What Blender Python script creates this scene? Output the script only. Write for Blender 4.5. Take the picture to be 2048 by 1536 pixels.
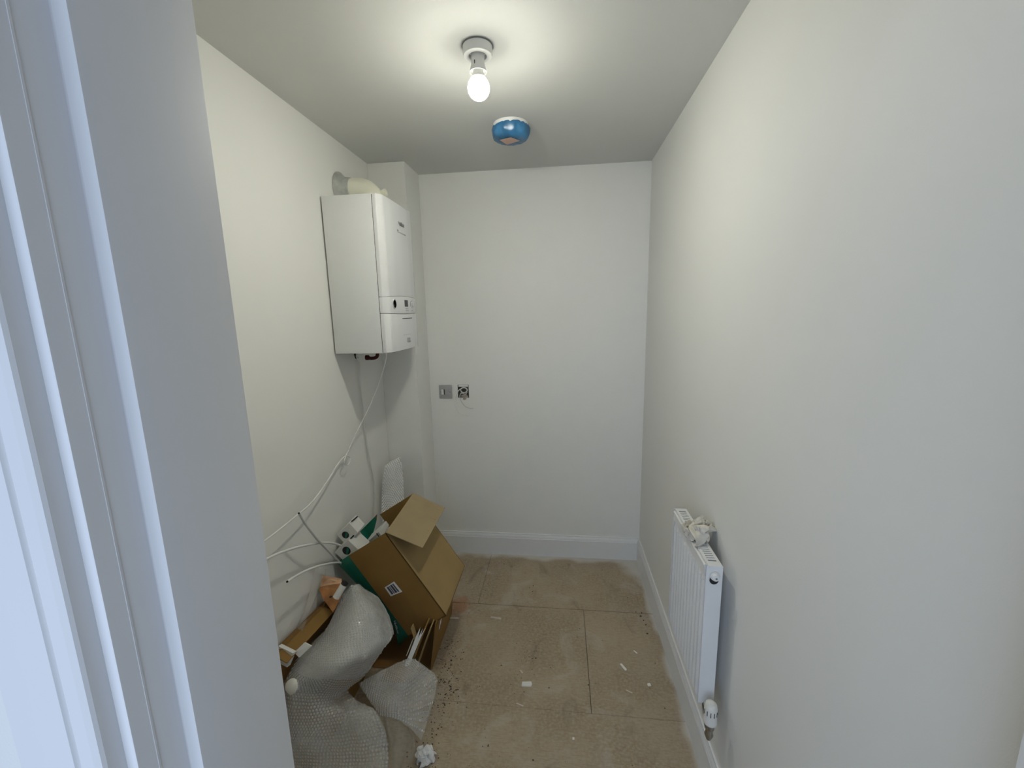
import bpy, bmesh, math, random
from mathutils import Vector, Matrix, noise

for o in list(bpy.data.objects):
    bpy.data.objects.remove(o)
scene = bpy.context.scene
COL = scene.collection

# ------------------------------------------------------------------ camera
# phone on its wide lens, held in the doorway 1.6 m above the floor
cam_d = bpy.data.cameras.new('camera')
cam_d.sensor_fit = 'HORIZONTAL'
cam_d.sensor_width = 36.0
cam_d.lens = 36.0 * 835.1 / 2048.0
cam_d.clip_start = 0.02
cam = bpy.data.objects.new('camera', cam_d)
COL.objects.link(cam)
_y, _p, _r = math.radians(6.6813), math.radians(-9.9078), math.radians(-1.2356)
fw = Vector((-math.sin(_y) * math.cos(_p), math.cos(_y) * math.cos(_p), math.sin(_p)))
rt = Vector((math.cos(_y), math.sin(_y), 0))
up = rt.cross(fw)
rt2 = rt * math.cos(_r) + up * math.sin(_r)
up2 = up * math.cos(_r) - rt * math.sin(_r)
m = Matrix((rt2, up2, -fw)).transposed().to_4x4()
m.translation = (0, 0, 1.6018)
cam.matrix_world = m
scene.camera = cam

# ------------------------------------------------------------------ daylight of the hall behind the camera
world = bpy.data.worlds.new('hall_daylight')
scene.world = world
world.use_nodes = True
bg = world.node_tree.nodes['Background']
bg.inputs[0].default_value = (0.72, 0.80, 1.0, 1)
bg.inputs[1].default_value = 0.15
# added area light, standing in for daylight bounced off the unseen hall wall
wl = bpy.data.lights.new('hall_bounce', 'AREA')
wl.shape = 'RECTANGLE'; wl.size = 1.2; wl.size_y = 1.9
wl.energy = 17.5
wl.color = (0.62, 0.76, 1.0)
wo = bpy.data.objects.new('hall_bounce', wl)
COL.objects.link(wo)
wo.location = (-0.35, -0.85, 1.22)
wo.rotation_euler = (Vector((-0.3, 0.3, 1.2)) - Vector(wo.location)).to_track_quat('-Z', 'Y').to_euler()


# ------------------------------------------------------------------ exposure
scene.view_settings.view_transform = 'Standard'
scene.view_settings.look = 'None'
scene.view_settings.exposure = 0.0
scene.view_settings.gamma = 1.0
scene.view_settings.use_curve_mapping = False
BULB = 525.0


# ---- measured points of the soft and tipped things (metres)
WRAP_BIG = [[(-0.9559, 1.5, 0.3664), (-0.9137, 1.5, 0.4287), (-0.8734, 1.5, 0.4782), (-0.8403, 1.52, 0.4351), (-0.8049, 1.53, 0.4061)], [(-0.9684, 1.42, 0.3195), (-0.8913, 1.4, 0.3925), (-0.8127, 1.4, 0.4429), (-0.7605, 1.44, 0.415), (-0.7347, 1.48, 0.3664)], [(-0.9818, 1.34, 0.322), (-0.8843, 1.31, 0.3698), (-0.785, 1.3, 0.4079), (-0.717, 1.36, 0.3719), (-0.69, 1.43, 0.3089)], [(-0.9873, 1.28, 0.3343), (-0.8948, 1.24, 0.3475), (-0.7778, 1.21, 0.3861), (-0.7256, 1.28, 0.3455), (-0.7035, 1.38, 0.2927)], [(-0.9873, 1.22, 0.3165), (-0.9125, 1.2, 0.3117), (-0.8195, 1.19, 0.3262), (-0.7876, 1.25, 0.2687), (-0.7608, 1.33, 0.2177)], [(-1.0014, 1.18, 0.2611), (-0.9087, 1.17, 0.26), (-0.8493, 1.18, 0.2553), (-0.8209, 1.23, 0.2154), (-0.8026, 1.28, 0.193)], [(-0.9891, 1.15, 0.1904), (-0.8904, 1.14, 0.202), (-0.8177, 1.15, 0.2088), (-0.7317, 1.17, 0.216), (-0.6578, 1.2, 0.2071)], [(-0.9669, 1.12, 0.1234), (-0.8568, 1.1, 0.1607), (-0.7887, 1.12, 0.1443), (-0.6878, 1.13, 0.1541), (-0.6025, 1.16, 0.1485)], [(-0.9353, 1.09, 0.0607), (-0.8399, 1.08, 0.0858), (-0.7634, 1.09, 0.0824), (-0.6687, 1.1, 0.0814), (-0.5813, 1.11, 0.0794)], [(-0.9069, 1.05, 0.004), (-0.8155, 1.045, 0.0137), (-0.7441, 1.05, 0.0166), (-0.6419, 1.05, 0.0307), (-0.5711, 1.06, 0.0264)]]
WRAP_FLAP = [[(-0.7871, 1.33, 0.1745), (-0.72, 1.38, 0.1882), (-0.6647, 1.42, 0.1918), (-0.6201, 1.45, 0.1981)], [(-0.7328, 1.29, 0.156), (-0.6658, 1.31, 0.1795), (-0.5999, 1.33, 0.2055), (-0.5668, 1.45, 0.1598)], [(-0.7016, 1.275, 0.1352), (-0.6344, 1.27, 0.163), (-0.573, 1.31, 0.1394), (-0.5042, 1.43, 0.1041)], [(-0.6745, 1.26, 0.1192), (-0.6162, 1.255, 0.1156), (-0.5663, 1.26, 0.0822), (-0.523, 1.268, 0.0129)]]
WRAP_TALL = [[(-0.9777, 2.14, 0.7577), (-0.9535, 2.17, 0.7766), (-0.914, 2.2, 0.7903)], [(-0.993, 2.12, 0.6763), (-0.9474, 2.16, 0.6817), (-0.9137, 2.22, 0.6885)], [(-1.0031, 2.11, 0.5668), (-0.9486, 2.14, 0.5543), (-0.9079, 2.2, 0.5738)], [(-0.9958, 2.08, 0.4916), (-0.9416, 2.1, 0.4681), (-0.8906, 2.15, 0.5055)], [(-0.9551, 2.02, 0.421), (-0.9218, 2.02, 0.4076), (-0.8663, 2.02, 0.4689)], [(-0.92, 1.96, 0.3255), (-0.8807, 1.96, 0.3274), (-0.832, 1.96, 0.3881)]]
FILM_BAG = [[(-0.7169, 1.29, 0.106), (-0.6548, 1.285, 0.1068), (-0.6131, 1.3, 0.0786), (-0.5761, 1.31, 0.0302)], [(-0.6813, 1.25, 0.0767), (-0.6178, 1.22, 0.1077), (-0.5736, 1.23, 0.0901), (-0.5411, 1.265, 0.019)], [(-0.6427, 1.2, 0.0421), (-0.5845, 1.16, 0.0985), (-0.5515, 1.17, 0.0795), (-0.5298, 1.22, 0.0088)], [(-0.6142, 1.15, 0.0124), (-0.5719, 1.12, 0.0468), (-0.5499, 1.13, 0.0364), (-0.5442, 1.19, 0.004)], [(-0.5947, 1.1, 0.004), (-0.5629, 1.09, 0.004), (-0.5411, 1.1, 0.004), (-0.5372, 1.14, 0.004)]]
FILM_WALL = [[(-1.024, 1.49, 0.5576), (-1.0095, 1.5, 0.5474), (-0.9826, 1.5, 0.5466)], [(-1.024, 1.44, 0.4874), (-1.0196, 1.44, 0.485), (-0.9939, 1.44, 0.4797)], [(-1.024, 1.38, 0.4195), (-1.0197, 1.37, 0.4347), (-0.9891, 1.37, 0.4435)], [(-1.024, 1.3, 0.3887), (-1.0022, 1.3, 0.4062), (-0.972, 1.3, 0.4215)]]
BOX_A = [(-0.9774, 1.6, 0.5193), (-0.7544, 1.6, 0.6642), (-0.509, 1.6, 0.2736)]
BOX_FLAP = [(-0.5925, 1.6, 0.5985), (-0.5761, 1.89, 0.6373)]
BOX_G = [(-0.7206, 1.904, 0.7114), (-0.5035, 1.89, 0.3149)]
STICKER = [(-0.778, 1.595, 0.4013), (-0.7319, 1.595, 0.4335), (-0.6974, 1.595, 0.3852), (-0.7524, 1.595, 0.3593)]
GREEN_STRIP = [(-1.0059, 1.625, 0.4893), (-0.8477, 1.625, 0.3017), (-0.7657, 1.625, 0.1862), (-0.7467, 1.625, 0.0828)]
GREEN_TRI = [(-1.0121, 1.86, 0.5143), (-0.9238, 1.88, 0.6001), (-0.9289, 1.88, 0.5699), (-0.9381, 1.87, 0.5311), (-0.9464, 1.86, 0.5034), (-0.9782, 1.85, 0.4803)]
INS1 = [(-1.0149, 1.625, 0.5434), (-0.9445, 1.625, 0.608), (-0.8945, 1.625, 0.5616), (-0.9753, 1.625, 0.5083), (-0.9563, 1.62, 0.5555)]
INS2 = [(-1.0158, 1.66, 0.6092), (-0.9522, 1.66, 0.6709), (-0.9217, 1.66, 0.6379), (-0.9813, 1.66, 0.5659), (-0.9743, 1.655, 0.6114)]
TRAY = [(-0.9435, 1.76, 0.5028), (-0.8645, 1.76, 0.5742), (-0.8488, 1.76, 0.5515), (-0.9275, 1.76, 0.4824)]
ORANGE = [(-1.0193, 1.52, 0.5028), (-0.9297, 1.52, 0.4914), (-0.9112, 1.49, 0.4924), (-1.0117, 1.49, 0.4701), (-1.0198, 1.49, 0.4578), (-0.8944, 1.48, 0.4727), (-0.9334, 1.44, 0.3893), (-0.9802, 1.46, 0.431)]
ORANGE_TUBE = [(-0.8839, 1.475, 0.5093), (-0.9126, 1.455, 0.4622), (-1.0027, 1.505, 0.4906)]
CABLE_MAIN = [(-0.8316, 1.93, 1.4297), (-0.8407, 1.93, 1.3764), (-0.8856, 1.93, 1.2583), (-0.9434, 1.91, 1.1318), (-0.9872, 1.86, 1.0288), (-1.005, 1.809, 0.9646), (-0.995, 1.7527, 0.9404), (-0.995, 1.7451, 0.9237), (-0.998, 1.7701, 0.9018), (-1.002, 1.8067, 0.9028), (-1.008, 1.8214, 0.92), (-1.01, 1.8039, 0.9364), (-1.008, 1.7638, 0.9434), (-1.0, 1.6985, 0.9364), (-0.99, 1.5878, 0.9021), (-0.98, 1.4556, 0.8721), (-0.97, 1.2993, 0.8721), (-0.96, 1.1567, 0.8797), (-0.96, 1.07, 0.8906)]
PIPE_THIN = [(-0.985, 1.9356, 1.4186), (-0.985, 1.9309, 1.3922), (-1.012, 2.0055, 1.3585), (-1.018, 2.0074, 1.2707), (-1.018, 2.0176, 1.1105), (-1.018, 2.0155, 1.0033), (-1.018, 2.0374, 0.8301), (-1.018, 2.07, 0.7027), (-1.018, 2.0672, 0.6161), (-1.018, 2.0255, 0.4894), (-1.018, 2.0005, 0.3849)]
CABLE1 = [(-0.955, 1.3318, 0.885), (-0.96, 1.371, 0.8179), (-0.97, 1.4599, 0.6925), (-0.985, 1.594, 0.5277), (-0.99, 1.6556, 0.4498)]
CABLE2 = [(-0.97, 1.0907, 0.8171), (-0.97, 1.1692, 0.8067), (-0.97, 1.2551, 0.781), (-0.975, 1.358, 0.7381), (-0.98, 1.4746, 0.6811), (-0.985, 1.5803, 0.6157), (-0.99, 1.6719, 0.5408)]
CABLE3 = [(-0.95, 1.2227, 0.6853), (-0.955, 1.2842, 0.668), (-0.965, 1.372, 0.633), (-0.975, 1.4677, 0.5867), (-0.985, 1.592, 0.5168), (-0.985, 1.6501, 0.4715)]
BOX3_RIM = [(-1.015, 1.2343, 0.4266), (-1.015, 1.4997, 0.3867), (-0.985, 1.2119, 0.4325), (-0.985, 1.4048, 0.4047), (-0.95, 1.4137, 0.3771), (-0.95, 1.2202, 0.401)]
BOX3_SMALL = [(-0.9997, 1.2, 0.4481), (-0.9456, 1.2, 0.422), (-0.9758, 1.2, 0.362), (-1.024, 1.2, 0.3842)]
BOX3_CARD = [(-0.9342, 1.25, 0.4191), (-0.9101, 1.25, 0.4063), (-0.9403, 1.22, 0.3834), (-0.9574, 1.22, 0.4027)]
FOAM = [(-0.9541, 1.185, 0.298)]
BOX2 = [(-0.582, 1.5798, 0.004), (-0.5436, 1.575, 0.2543), (-0.5968, 1.9, 0.0162), (-0.8132, 1.587, 0.012), (-0.7289, 1.6811, 0.012)]
STRIP = [(-0.5929, 1.5, 0.2916), (-0.569, 1.5, 0.2909), (-0.6322, 1.44, 0.1874), (-0.6128, 1.44, 0.1891)]
SHEETS = [(-0.5628, 1.55, 0.2565), (-0.615, 1.5, 0.1125), (-0.5736, 1.53, 0.2677), (-0.6173, 1.47, 0.1531), (-0.6302, 1.5, 0.2888), (-0.6184, 1.5, 0.2344), (-0.6299, 1.5, 0.2262), (-0.6415, 1.46, 0.1917)]

# ================================================================== materials
def nodes_of(name):
    mt = bpy.data.materials.new(name)
    mt.use_nodes = True
    nt = mt.node_tree
    return mt, nt, nt.nodes['Principled BSDF']

def mat(name, col, rough=0.6, metal=0.0, var=0.06, scale=8.0, bump=0.0, bscale=200.0, spec=0.5, emit=None):
    mt, nt, p = nodes_of(name)
    N, L = nt.nodes, nt.links
    p.inputs['Roughness'].default_value = rough
    p.inputs['Metallic'].default_value = metal
    p.inputs['Specular IOR Level'].default_value = spec
    tc = N.new('ShaderNodeTexCoord')
    nz = N.new('ShaderNodeTexNoise'); nz.inputs['Scale'].default_value = scale; nz.inputs['Detail'].default_value = 5
    L.new(tc.outputs['Object'], nz.inputs['Vector'])
    rp = N.new('ShaderNodeValToRGB')
    rp.color_ramp.elements[0].position = 0.3; rp.color_ramp.elements[1].position = 0.7
    rp.color_ramp.elements[0].color = tuple(c * (1 - var) for c in col) + (1,)
    rp.color_ramp.elements[1].color = tuple(min(1, c * (1 + var)) for c in col) + (1,)
    L.new(nz.outputs['Fac'], rp.inputs['Fac'])
    L.new(rp.outputs['Color'], p.inputs['Base Color'])
    if bump:
        n2 = N.new('ShaderNodeTexNoise'); n2.inputs['Scale'].default_value = bscale; n2.inputs['Detail'].default_value = 3
        L.new(tc.outputs['Object'], n2.inputs['Vector'])
        b = N.new('ShaderNodeBump'); b.inputs['Strength'].default_value = bump; b.inputs['Distance'].default_value = 0.002
        L.new(n2.outputs['Fac'], b.inputs['Height']); L.new(b.outputs['Normal'], p.inputs['Normal'])
    if emit:
        p.inputs['Emission Color'].default_value = tuple(emit[0]) + (1,)
        p.inputs['Emission Strength'].default_value = emit[1]
    return mt

def film_mat(name, col, alpha, rough, bubble=0.0, crease=0.0):
    """plastic sheeting: part clear, part milky, shiny; bubble wrap gets round cells as relief"""
    mt, nt, p = nodes_of(name)
    N, L = nt.nodes, nt.links
    p.inputs['Base Color'].default_value = tuple(col) + (1,)
    p.inputs['Roughness'].default_value = rough
    p.inputs['Specular IOR Level'].default_value = 0.8
    p.inputs['Coat Weight'].default_value = 0.8; p.inputs['Coat Roughness'].default_value = 0.06
    uv = N.new('ShaderNodeUVMap')
    nz = N.new('ShaderNodeTexNoise'); nz.inputs['Scale'].default_value = 14; nz.inputs['Detail'].default_value = 4
    L.new(uv.outputs['UV'], nz.inputs['Vector'])
    mr = N.new('ShaderNodeMapRange')
    mr.inputs['From Min'].default_value = 0.35; mr.inputs['From Max'].default_value = 0.65
    mr.inputs['To Min'].default_value = alpha * 0.9; mr.inputs['To Max'].default_value = min(1, alpha * 1.1)
    L.new(nz.outputs['Fac'], mr.inputs['Value'])
    height = None
    if bubble:
        vo = N.new('ShaderNodeTexVoronoi'); vo.voronoi_dimensions = '2D'
        vo.inputs['Scale'].default_value = 118.0; vo.inputs['Randomness'].default_value = 0.55
        L.new(uv.outputs['UV'], vo.inputs['Vector'])
        rp = N.new('ShaderNodeMapRange'); rp.interpolation_type = 'SMOOTHSTEP'
        rp.inputs['From Min'].default_value = 0.18; rp.inputs['From Max'].default_value = 0.48
        rp.inputs['To Min'].default_value = 1.0; rp.inputs['To Max'].default_value = 0.0
        L.new(vo.outputs['Distance'], rp.inputs['Value'])
        height = rp.outputs['Result']
        ad = N.new('ShaderNodeMath'); ad.operation = 'MULTIPLY_ADD'
        ad.inputs[1].default_value = -0.05; L.new(height, ad.inputs[0]); L.new(mr.outputs['Result'], ad.inputs[2])
        L.new(ad.outputs[0], p.inputs['Alpha'])
    else:
        L.new(mr.outputs['Result'], p.inputs['Alpha'])
        height = nz.outputs['Fac']
    b = N.new('ShaderNodeBump'); b.inputs['Strength'].default_value = max(bubble, crease); b.inputs['Distance'].default_value = 0.005
    L.new(height, b.inputs['Height']); L.new(b.outputs['Normal'], p.inputs['Normal'])
    return mt

def floor_mat():
    """chipboard flooring, dusty, with white paint overspray along the far skirting and in the far right corner"""
    mt, nt, p = nodes_of('chipboard')
    N, L = nt.nodes, nt.links
    geo = N.new('ShaderNodeNewGeometry')
    sep = N.new('ShaderNodeSeparateXYZ'); L.new(geo.outputs['Position'], sep.inputs[0])
    def math_(op, a, b=None, c=None):
        n = N.new('ShaderNodeMath'); n.operation = op
        for i, v in enumerate((a, b, c)):
            if v is None: continue
            if isinstance(v, (int, float)): n.inputs[i].default_value = v
            else: L.new(v, n.inputs[i])
        return n.outputs[0]
    def noise_(scale, detail=4, stretch=None, dist=0.0):
        n = N.new('ShaderNodeTexNoise'); n.inputs['Scale'].default_value = scale; n.inputs['Detail'].default_value = detail
        n.inputs['Distortion'].default_value = dist
        if stretch:
            mp = N.new('ShaderNodeMapping'); mp.inputs['Scale'].default_value = stretch
            L.new(geo.outputs['Position'], mp.inputs['Vector']); L.new(mp.outputs[0], n.inputs['Vector'])
        else: L.new(geo.outputs['Position'], n.inputs['Vector'])
        return n.outputs['Fac']
    def smooth(v, a, b):
        n = N.new('ShaderNodeMapRange'); n.interpolation_type = 'SMOOTHSTEP'
        n.inputs['From Min'].default_value = a; n.inputs['From Max'].default_value = b
        L.new(v, n.inputs['Value']); return n.outputs['Result']
    def mix(f, c1, c2):
        n = N.new('ShaderNodeMix'); n.data_type = 'RGBA'
        if isinstance(f, float): n.inputs[0].default_value = f
        else: L.new(f, n.inputs[0])
        for i, c in ((6, c1), (7, c2)):
            if isinstance(c, tuple): n.inputs[i].default_value = c + (1,)
            else: L.new(c, n.inputs[i])
        return n.outputs[2]
    col = mix(smooth(noise_(3.0), .35, .65), (0.325, 0.25, 0.162), (0.43, 0.347, 0.242))
    col = mix(smooth(noise_(90.0, 6), .3, .75), col, (0.45, 0.372, 0.268))            # chip flakes
    col = mix(math_('MULTIPLY', smooth(noise_(5, 5, (6, 40, 1)), .45, .7), .35), col, (0.24, 0.18, 0.12))  # brushed streaks
    col = mix(math_('MULTIPLY', smooth(noise_(4.5, 6, None, 1.2), .53, .72), .55), col, (0.49, 0.445, 0.37))  # dust smears
    col = mix(math_('MULTIPLY', smooth(noise_(7, 6, (1.6, .8, 1), .8), .58, .74), .5), col, (0.19, 0.15, 0.11))  # scuffs
    spk = smooth(noise_(260, 2), .69, .74)
    col = mix(math_('MULTIPLY', spk, .6), col, (0.10, 0.075, 0.055))
    # overspray
    n1 = math_('SUBTRACT', noise_(7, 1), .5)
    dback = math_('ADD', math_('SUBTRACT', 2.53, sep.outputs[1]), math_('MULTIPLY', n1, .10))
    dx = math_('SUBTRACT', .50, sep.outputs[0]); dy = math_('SUBTRACT', 2.55, sep.outputs[1])
    corner = math_('ADD', math_('MULTIPLY', dx, 1.25), math_('MULTIPLY', dy, .62))
    corner = math_('ADD', corner, math_('MULTIPLY', n1, .12))
    dright = math_('ADD', math_('SUBTRACT', .492, sep.outputs[0]), math_('MULTIPLY', n1, .07))
    lx = math_('ADD', sep.outputs[0], .74); ly = math_('SUBTRACT', 2.54, sep.outputs[1])
    lcorner = math_('ADD', math_('ADD', math_('MULTIPLY', lx, .35), ly), math_('MULTIPLY', n1, .1))
    inv = lambda v: math_('SUBTRACT', 1.0, v)
    f = math_('MAXIMUM', inv(smooth(dback, .005, .06)), inv(smooth(corner, .13, .25)))
    f = math_('MAXIMUM', f, inv(smooth(dright, -.005, .03)))
    f = math_('MAXIMUM', f, inv(smooth(lcorner, .04, .12)))
    col = mix(math_('MULTIPLY', f, .8), col, (0.66, 0.645, 0.60))
    # orange brick dust beside the pile
    ddx = math_('MULTIPLY', math_('ADD', sep.outputs[0], .555), 14.0); ddy = math_('MULTIPLY', math_('SUBTRACT', sep.outputs[1], 2.02), 11.0)
    r2 = math_('ADD', math_('ADD', math_('MULTIPLY', ddx, ddx), math_('MULTIPLY', ddy, ddy)), math_('MULTIPLY', math_('SUBTRACT', noise_(38, 4), .5), 2.4))
    col = mix(math_('MULTIPLY', inv(smooth(r2, .1, .9)), .7), col, (0.40, 0.19, 0.095))
    L.new(col, p.inputs['Base Color'])
    p.inputs['Roughness'].default_value = 0.75
    p.inputs['Specular IOR Level'].default_value = 0.25
    b = N.new('ShaderNodeBump'); b.inputs['Strength'].default_value = .25; b.inputs['Distance'].default_value = .002
    L.new(noise_(140, 5), b.inputs['Height']); L.new(b.outputs['Normal'], p.inputs['Normal'])
    return mt

def card_mat(name, c, flute=True):
    """corrugated board: brown paper with faint flutes and blotches"""
    mt, nt, p = nodes_of(name)
    N, L = nt.nodes, nt.links
    tc = N.new('ShaderNodeTexCoord')
    nz = N.new('ShaderNodeTexNoise'); nz.inputs['Scale'].default_value = 6; nz.inputs['Detail'].default_value = 6
    n2 = N.new('ShaderNodeTexNoise'); n2.inputs['Scale'].default_value = 220; n2.inputs['Detail'].default_value = 2
    L.new(tc.outputs['Object'], nz.inputs['Vector']); L.new(tc.outputs['Object'], n2.inputs['Vector'])
    rp = N.new('ShaderNodeValToRGB')
    rp.color_ramp.elements[0].position = .3; rp.color_ramp.elements[1].position = .72
    rp.color_ramp.elements[0].color = tuple(v * .9 for v in c) + (1,)
    rp.color_ramp.elements[1].color = tuple(v * 1.08 for v in c) + (1,)
    L.new(nz.outputs['Fac'], rp.inputs['Fac'])
    mx = N.new('ShaderNodeMix'); mx.data_type = 'RGBA'; mx.blend_type = 'MULTIPLY'; mx.inputs[0].default_value = .25
    L.new(rp.outputs['Color'], mx.inputs[6]); L.new(n2.outputs['Color'], mx.inputs[7])
    L.new(rp.outputs['Color'], p.inputs['Base Color'])
    p.inputs['Roughness'].default_value = .8
    p.inputs['Specular IOR Level'].default_value = .2
    if flute:
        wv = N.new('ShaderNodeTexWave'); wv.inputs['Scale'].default_value = 38; wv.inputs['Distortion'].default_value = .4
        wv.bands_direction = 'Y'
        L.new(tc.outputs['Object'], wv.inputs['Vector'])
        b = N.new('ShaderNodeBump'); b.inputs['Strength'].default_value = .06; b.inputs['Distance'].default_value = .001
        L.new(wv.outputs['Fac'], b.inputs['Height']); L.new(b.outputs['Normal'], p.inputs['Normal'])
    return mt

M = {}
M['wall'] = mat('wall_paint', (.84, .835, .795), .62, var=.012, scale=2.5, bump=.12, bscale=420)
M['ceil'] = mat('ceiling_paint', (.70, .70, .665), .8, var=.012, scale=2.0, bump=.10, bscale=380)
M['gloss'] = mat('white_woodwork', (.80, .80, .79), .55, var=.012, scale=5, bump=.05, bscale=60)
M['floor'] = floor_mat()
M['enamel'] = mat('white_enamel', (.83, .835, .83), .14, var=.01, spec=.6)
M['enamel_matt'] = mat('white_casing', (.80, .81, .80), .38, var=.01)
M['rad'] = mat('radiator_enamel', (.80, .80, .79), .35, var=.012)
M['dark'] = mat('dark_gap', (.02, .02, .02), .8)
M['cream'] = mat('cream_flue', (.80, .79, .66), .4, var=.03)
M['seal'] = mat('grey_seal', (.42, .43, .41), .6, var=.15, scale=40, bump=.4, bscale=80)
M['chrome'] = mat('chrome', (.72, .72, .70), .18, 1.0, var=.03)
M['nickel'] = mat('dull_nickel', (.42, .40, .36), .3, 1.0, var=.1, scale=40)
M['copper'] = mat('dark_copper', (.06, .014, .010), .35, .8, var=.2, scale=60)
M['plastic'] = mat('white_plastic', (.80, .80, .77), .35, var=.02)
M['trv'] = mat('valve_white', (.78, .765, .70), .4, var=.03, scale=30)
M['cable'] = mat('white_cable', (.78, .78, .74), .45, var=.03)
M['cable_grey'] = mat('grey_white_cable', (.60, .60, .57), .5, var=.06)
M['black'] = mat('black_plastic', (.012, .012, .014), .5)
M['grey'] = mat('mid_grey', (.22, .22, .22), .5)
M['lgrey'] = mat('light_grey_print', (.42, .42, .42), .6)
M['screen'] = mat('display_glass', (.035, .04, .04), .12, var=.2, scale=90)
M['steel'] = mat('brushed_steel', (.42, .42, .42), .42, .55, var=.05, scale=30)
M['galv'] = mat('galvanised_box', (.16, .15, .135), .5, .7, var=.35, scale=60)
M['grime'] = mat('mortar_crumbs', (.40, .34, .29), .9, var=.3, scale=70, bump=.6, bscale=150)
M['blue'] = mat('blue_film', (.022, .145, .31), .33, var=.4, scale=22, spec=.8, bump=.9, bscale=28)
M['peach'] = mat('peach_sticker', (.62, .42, .33), .6, var=.05)
M['card'] = card_mat('brown_card', (.26, .152, .045))
M['card_l'] = card_mat('pale_card', (.345, .24, .105))
M['card_d'] = card_mat('dark_card', (.22, .12, .04))
M['card_in'] = card_mat('inner_card', (.345, .267, .152))
M['green'] = mat('green_print', (.004, .155, .098), .45, var=.06, scale=12)
M['white_card'] = mat('white_card', (.76, .755, .71), .6, var=.04, scale=20)
M['paper'] = mat('sticker_paper', (.80, .80, .82), .5, var=.02)
M['ink'] = mat('barcode_ink', (.07, .07, .10), .6)
M['orange'] = mat('orange_pulp', (.52, .235, .085), .65, var=.35, scale=22, bump=.35, bscale=60)
M['orange_l'] = mat('pale_orange_pulp', (.66, .40, .24), .6, var=.18, scale=26, bump=.2, bscale=60)
M['cloth'] = mat('cream_cloth', (.70, .655, .56), .85, var=.12, scale=30, bump=.25, bscale=240)
M['tissue'] = mat('white_tissue', (.84, .83, .80), .85, var=.03, scale=40)
M['foam'] = mat('white_foam', (.84, .82, .75), .6, var=.03)
M['chip'] = mat('white_chip', (.86, .85, .80), .6, var=.05, scale=60)
M['wood_bit'] = mat('pale_sliver', (.62, .56, .46), .7, var=.12, scale=60)
M['crumb'] = mat('dark_crumbs', (.10, .078, .055), .9, var=.45, scale=90)
M['wrap'] = film_mat('bubble_wrap', (.92, .925, .90), .22, .13, bubble=.3)
M['cells'] = mat('air_cell_film', (.93, .935, .91), .10, var=.03, spec=.8)
M['cells'].node_tree.nodes['Principled BSDF'].inputs['Alpha'].default_value = .30
M['wrap_in'] = film_mat('bubble_wrap_fold', (.92, .925, .90), .46, .16, bubble=.5)
M['wrap_t'] = film_mat('bubble_wrap_milky', (.95, .95, .93), .72, .2, bubble=.3)
M['film'] = film_mat('clear_film', (.74, .72, .66), .12, .10, crease=.35)

def bulb_mat():
    mt, nt, p = nodes_of('lit_bulb')
    N, L = nt.nodes, nt.links
    tc = N.new('ShaderNodeTexCoord'); nz = N.new('ShaderNodeTexNoise'); nz.inputs['Scale'].default_value = 3
    L.new(tc.outputs['Object'], nz.inputs['Vector'])
    p.inputs['Base Color'].default_value = (.9, .9, .88, 1)
    p.inputs['Emission Color'].default_value = (1.0, .985, .87, 1)
    # LED globe: emission fades towards the neck, shaped to keep the ceiling darker
    geo = N.new('ShaderNodeNewGeometry'); sp_ = N.new('ShaderNodeSeparateXYZ'); L.new(geo.outputs['Position'], sp_.inputs[0])
    mr = N.new('ShaderNodeMapRange')
    mr.inputs['From Min'].default_value = 2.262; mr.inputs['From Max'].default_value = 2.286
    mr.inputs['To Min'].default_value = BULB; mr.inputs['To Max'].default_value = BULB * .03
    L.new(sp_.outputs[2], mr.inputs['Value']); L.new(mr.outputs['Result'], p.inputs['Emission Strength'])
    return mt
M['bulb'] = bulb_mat()

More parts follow.
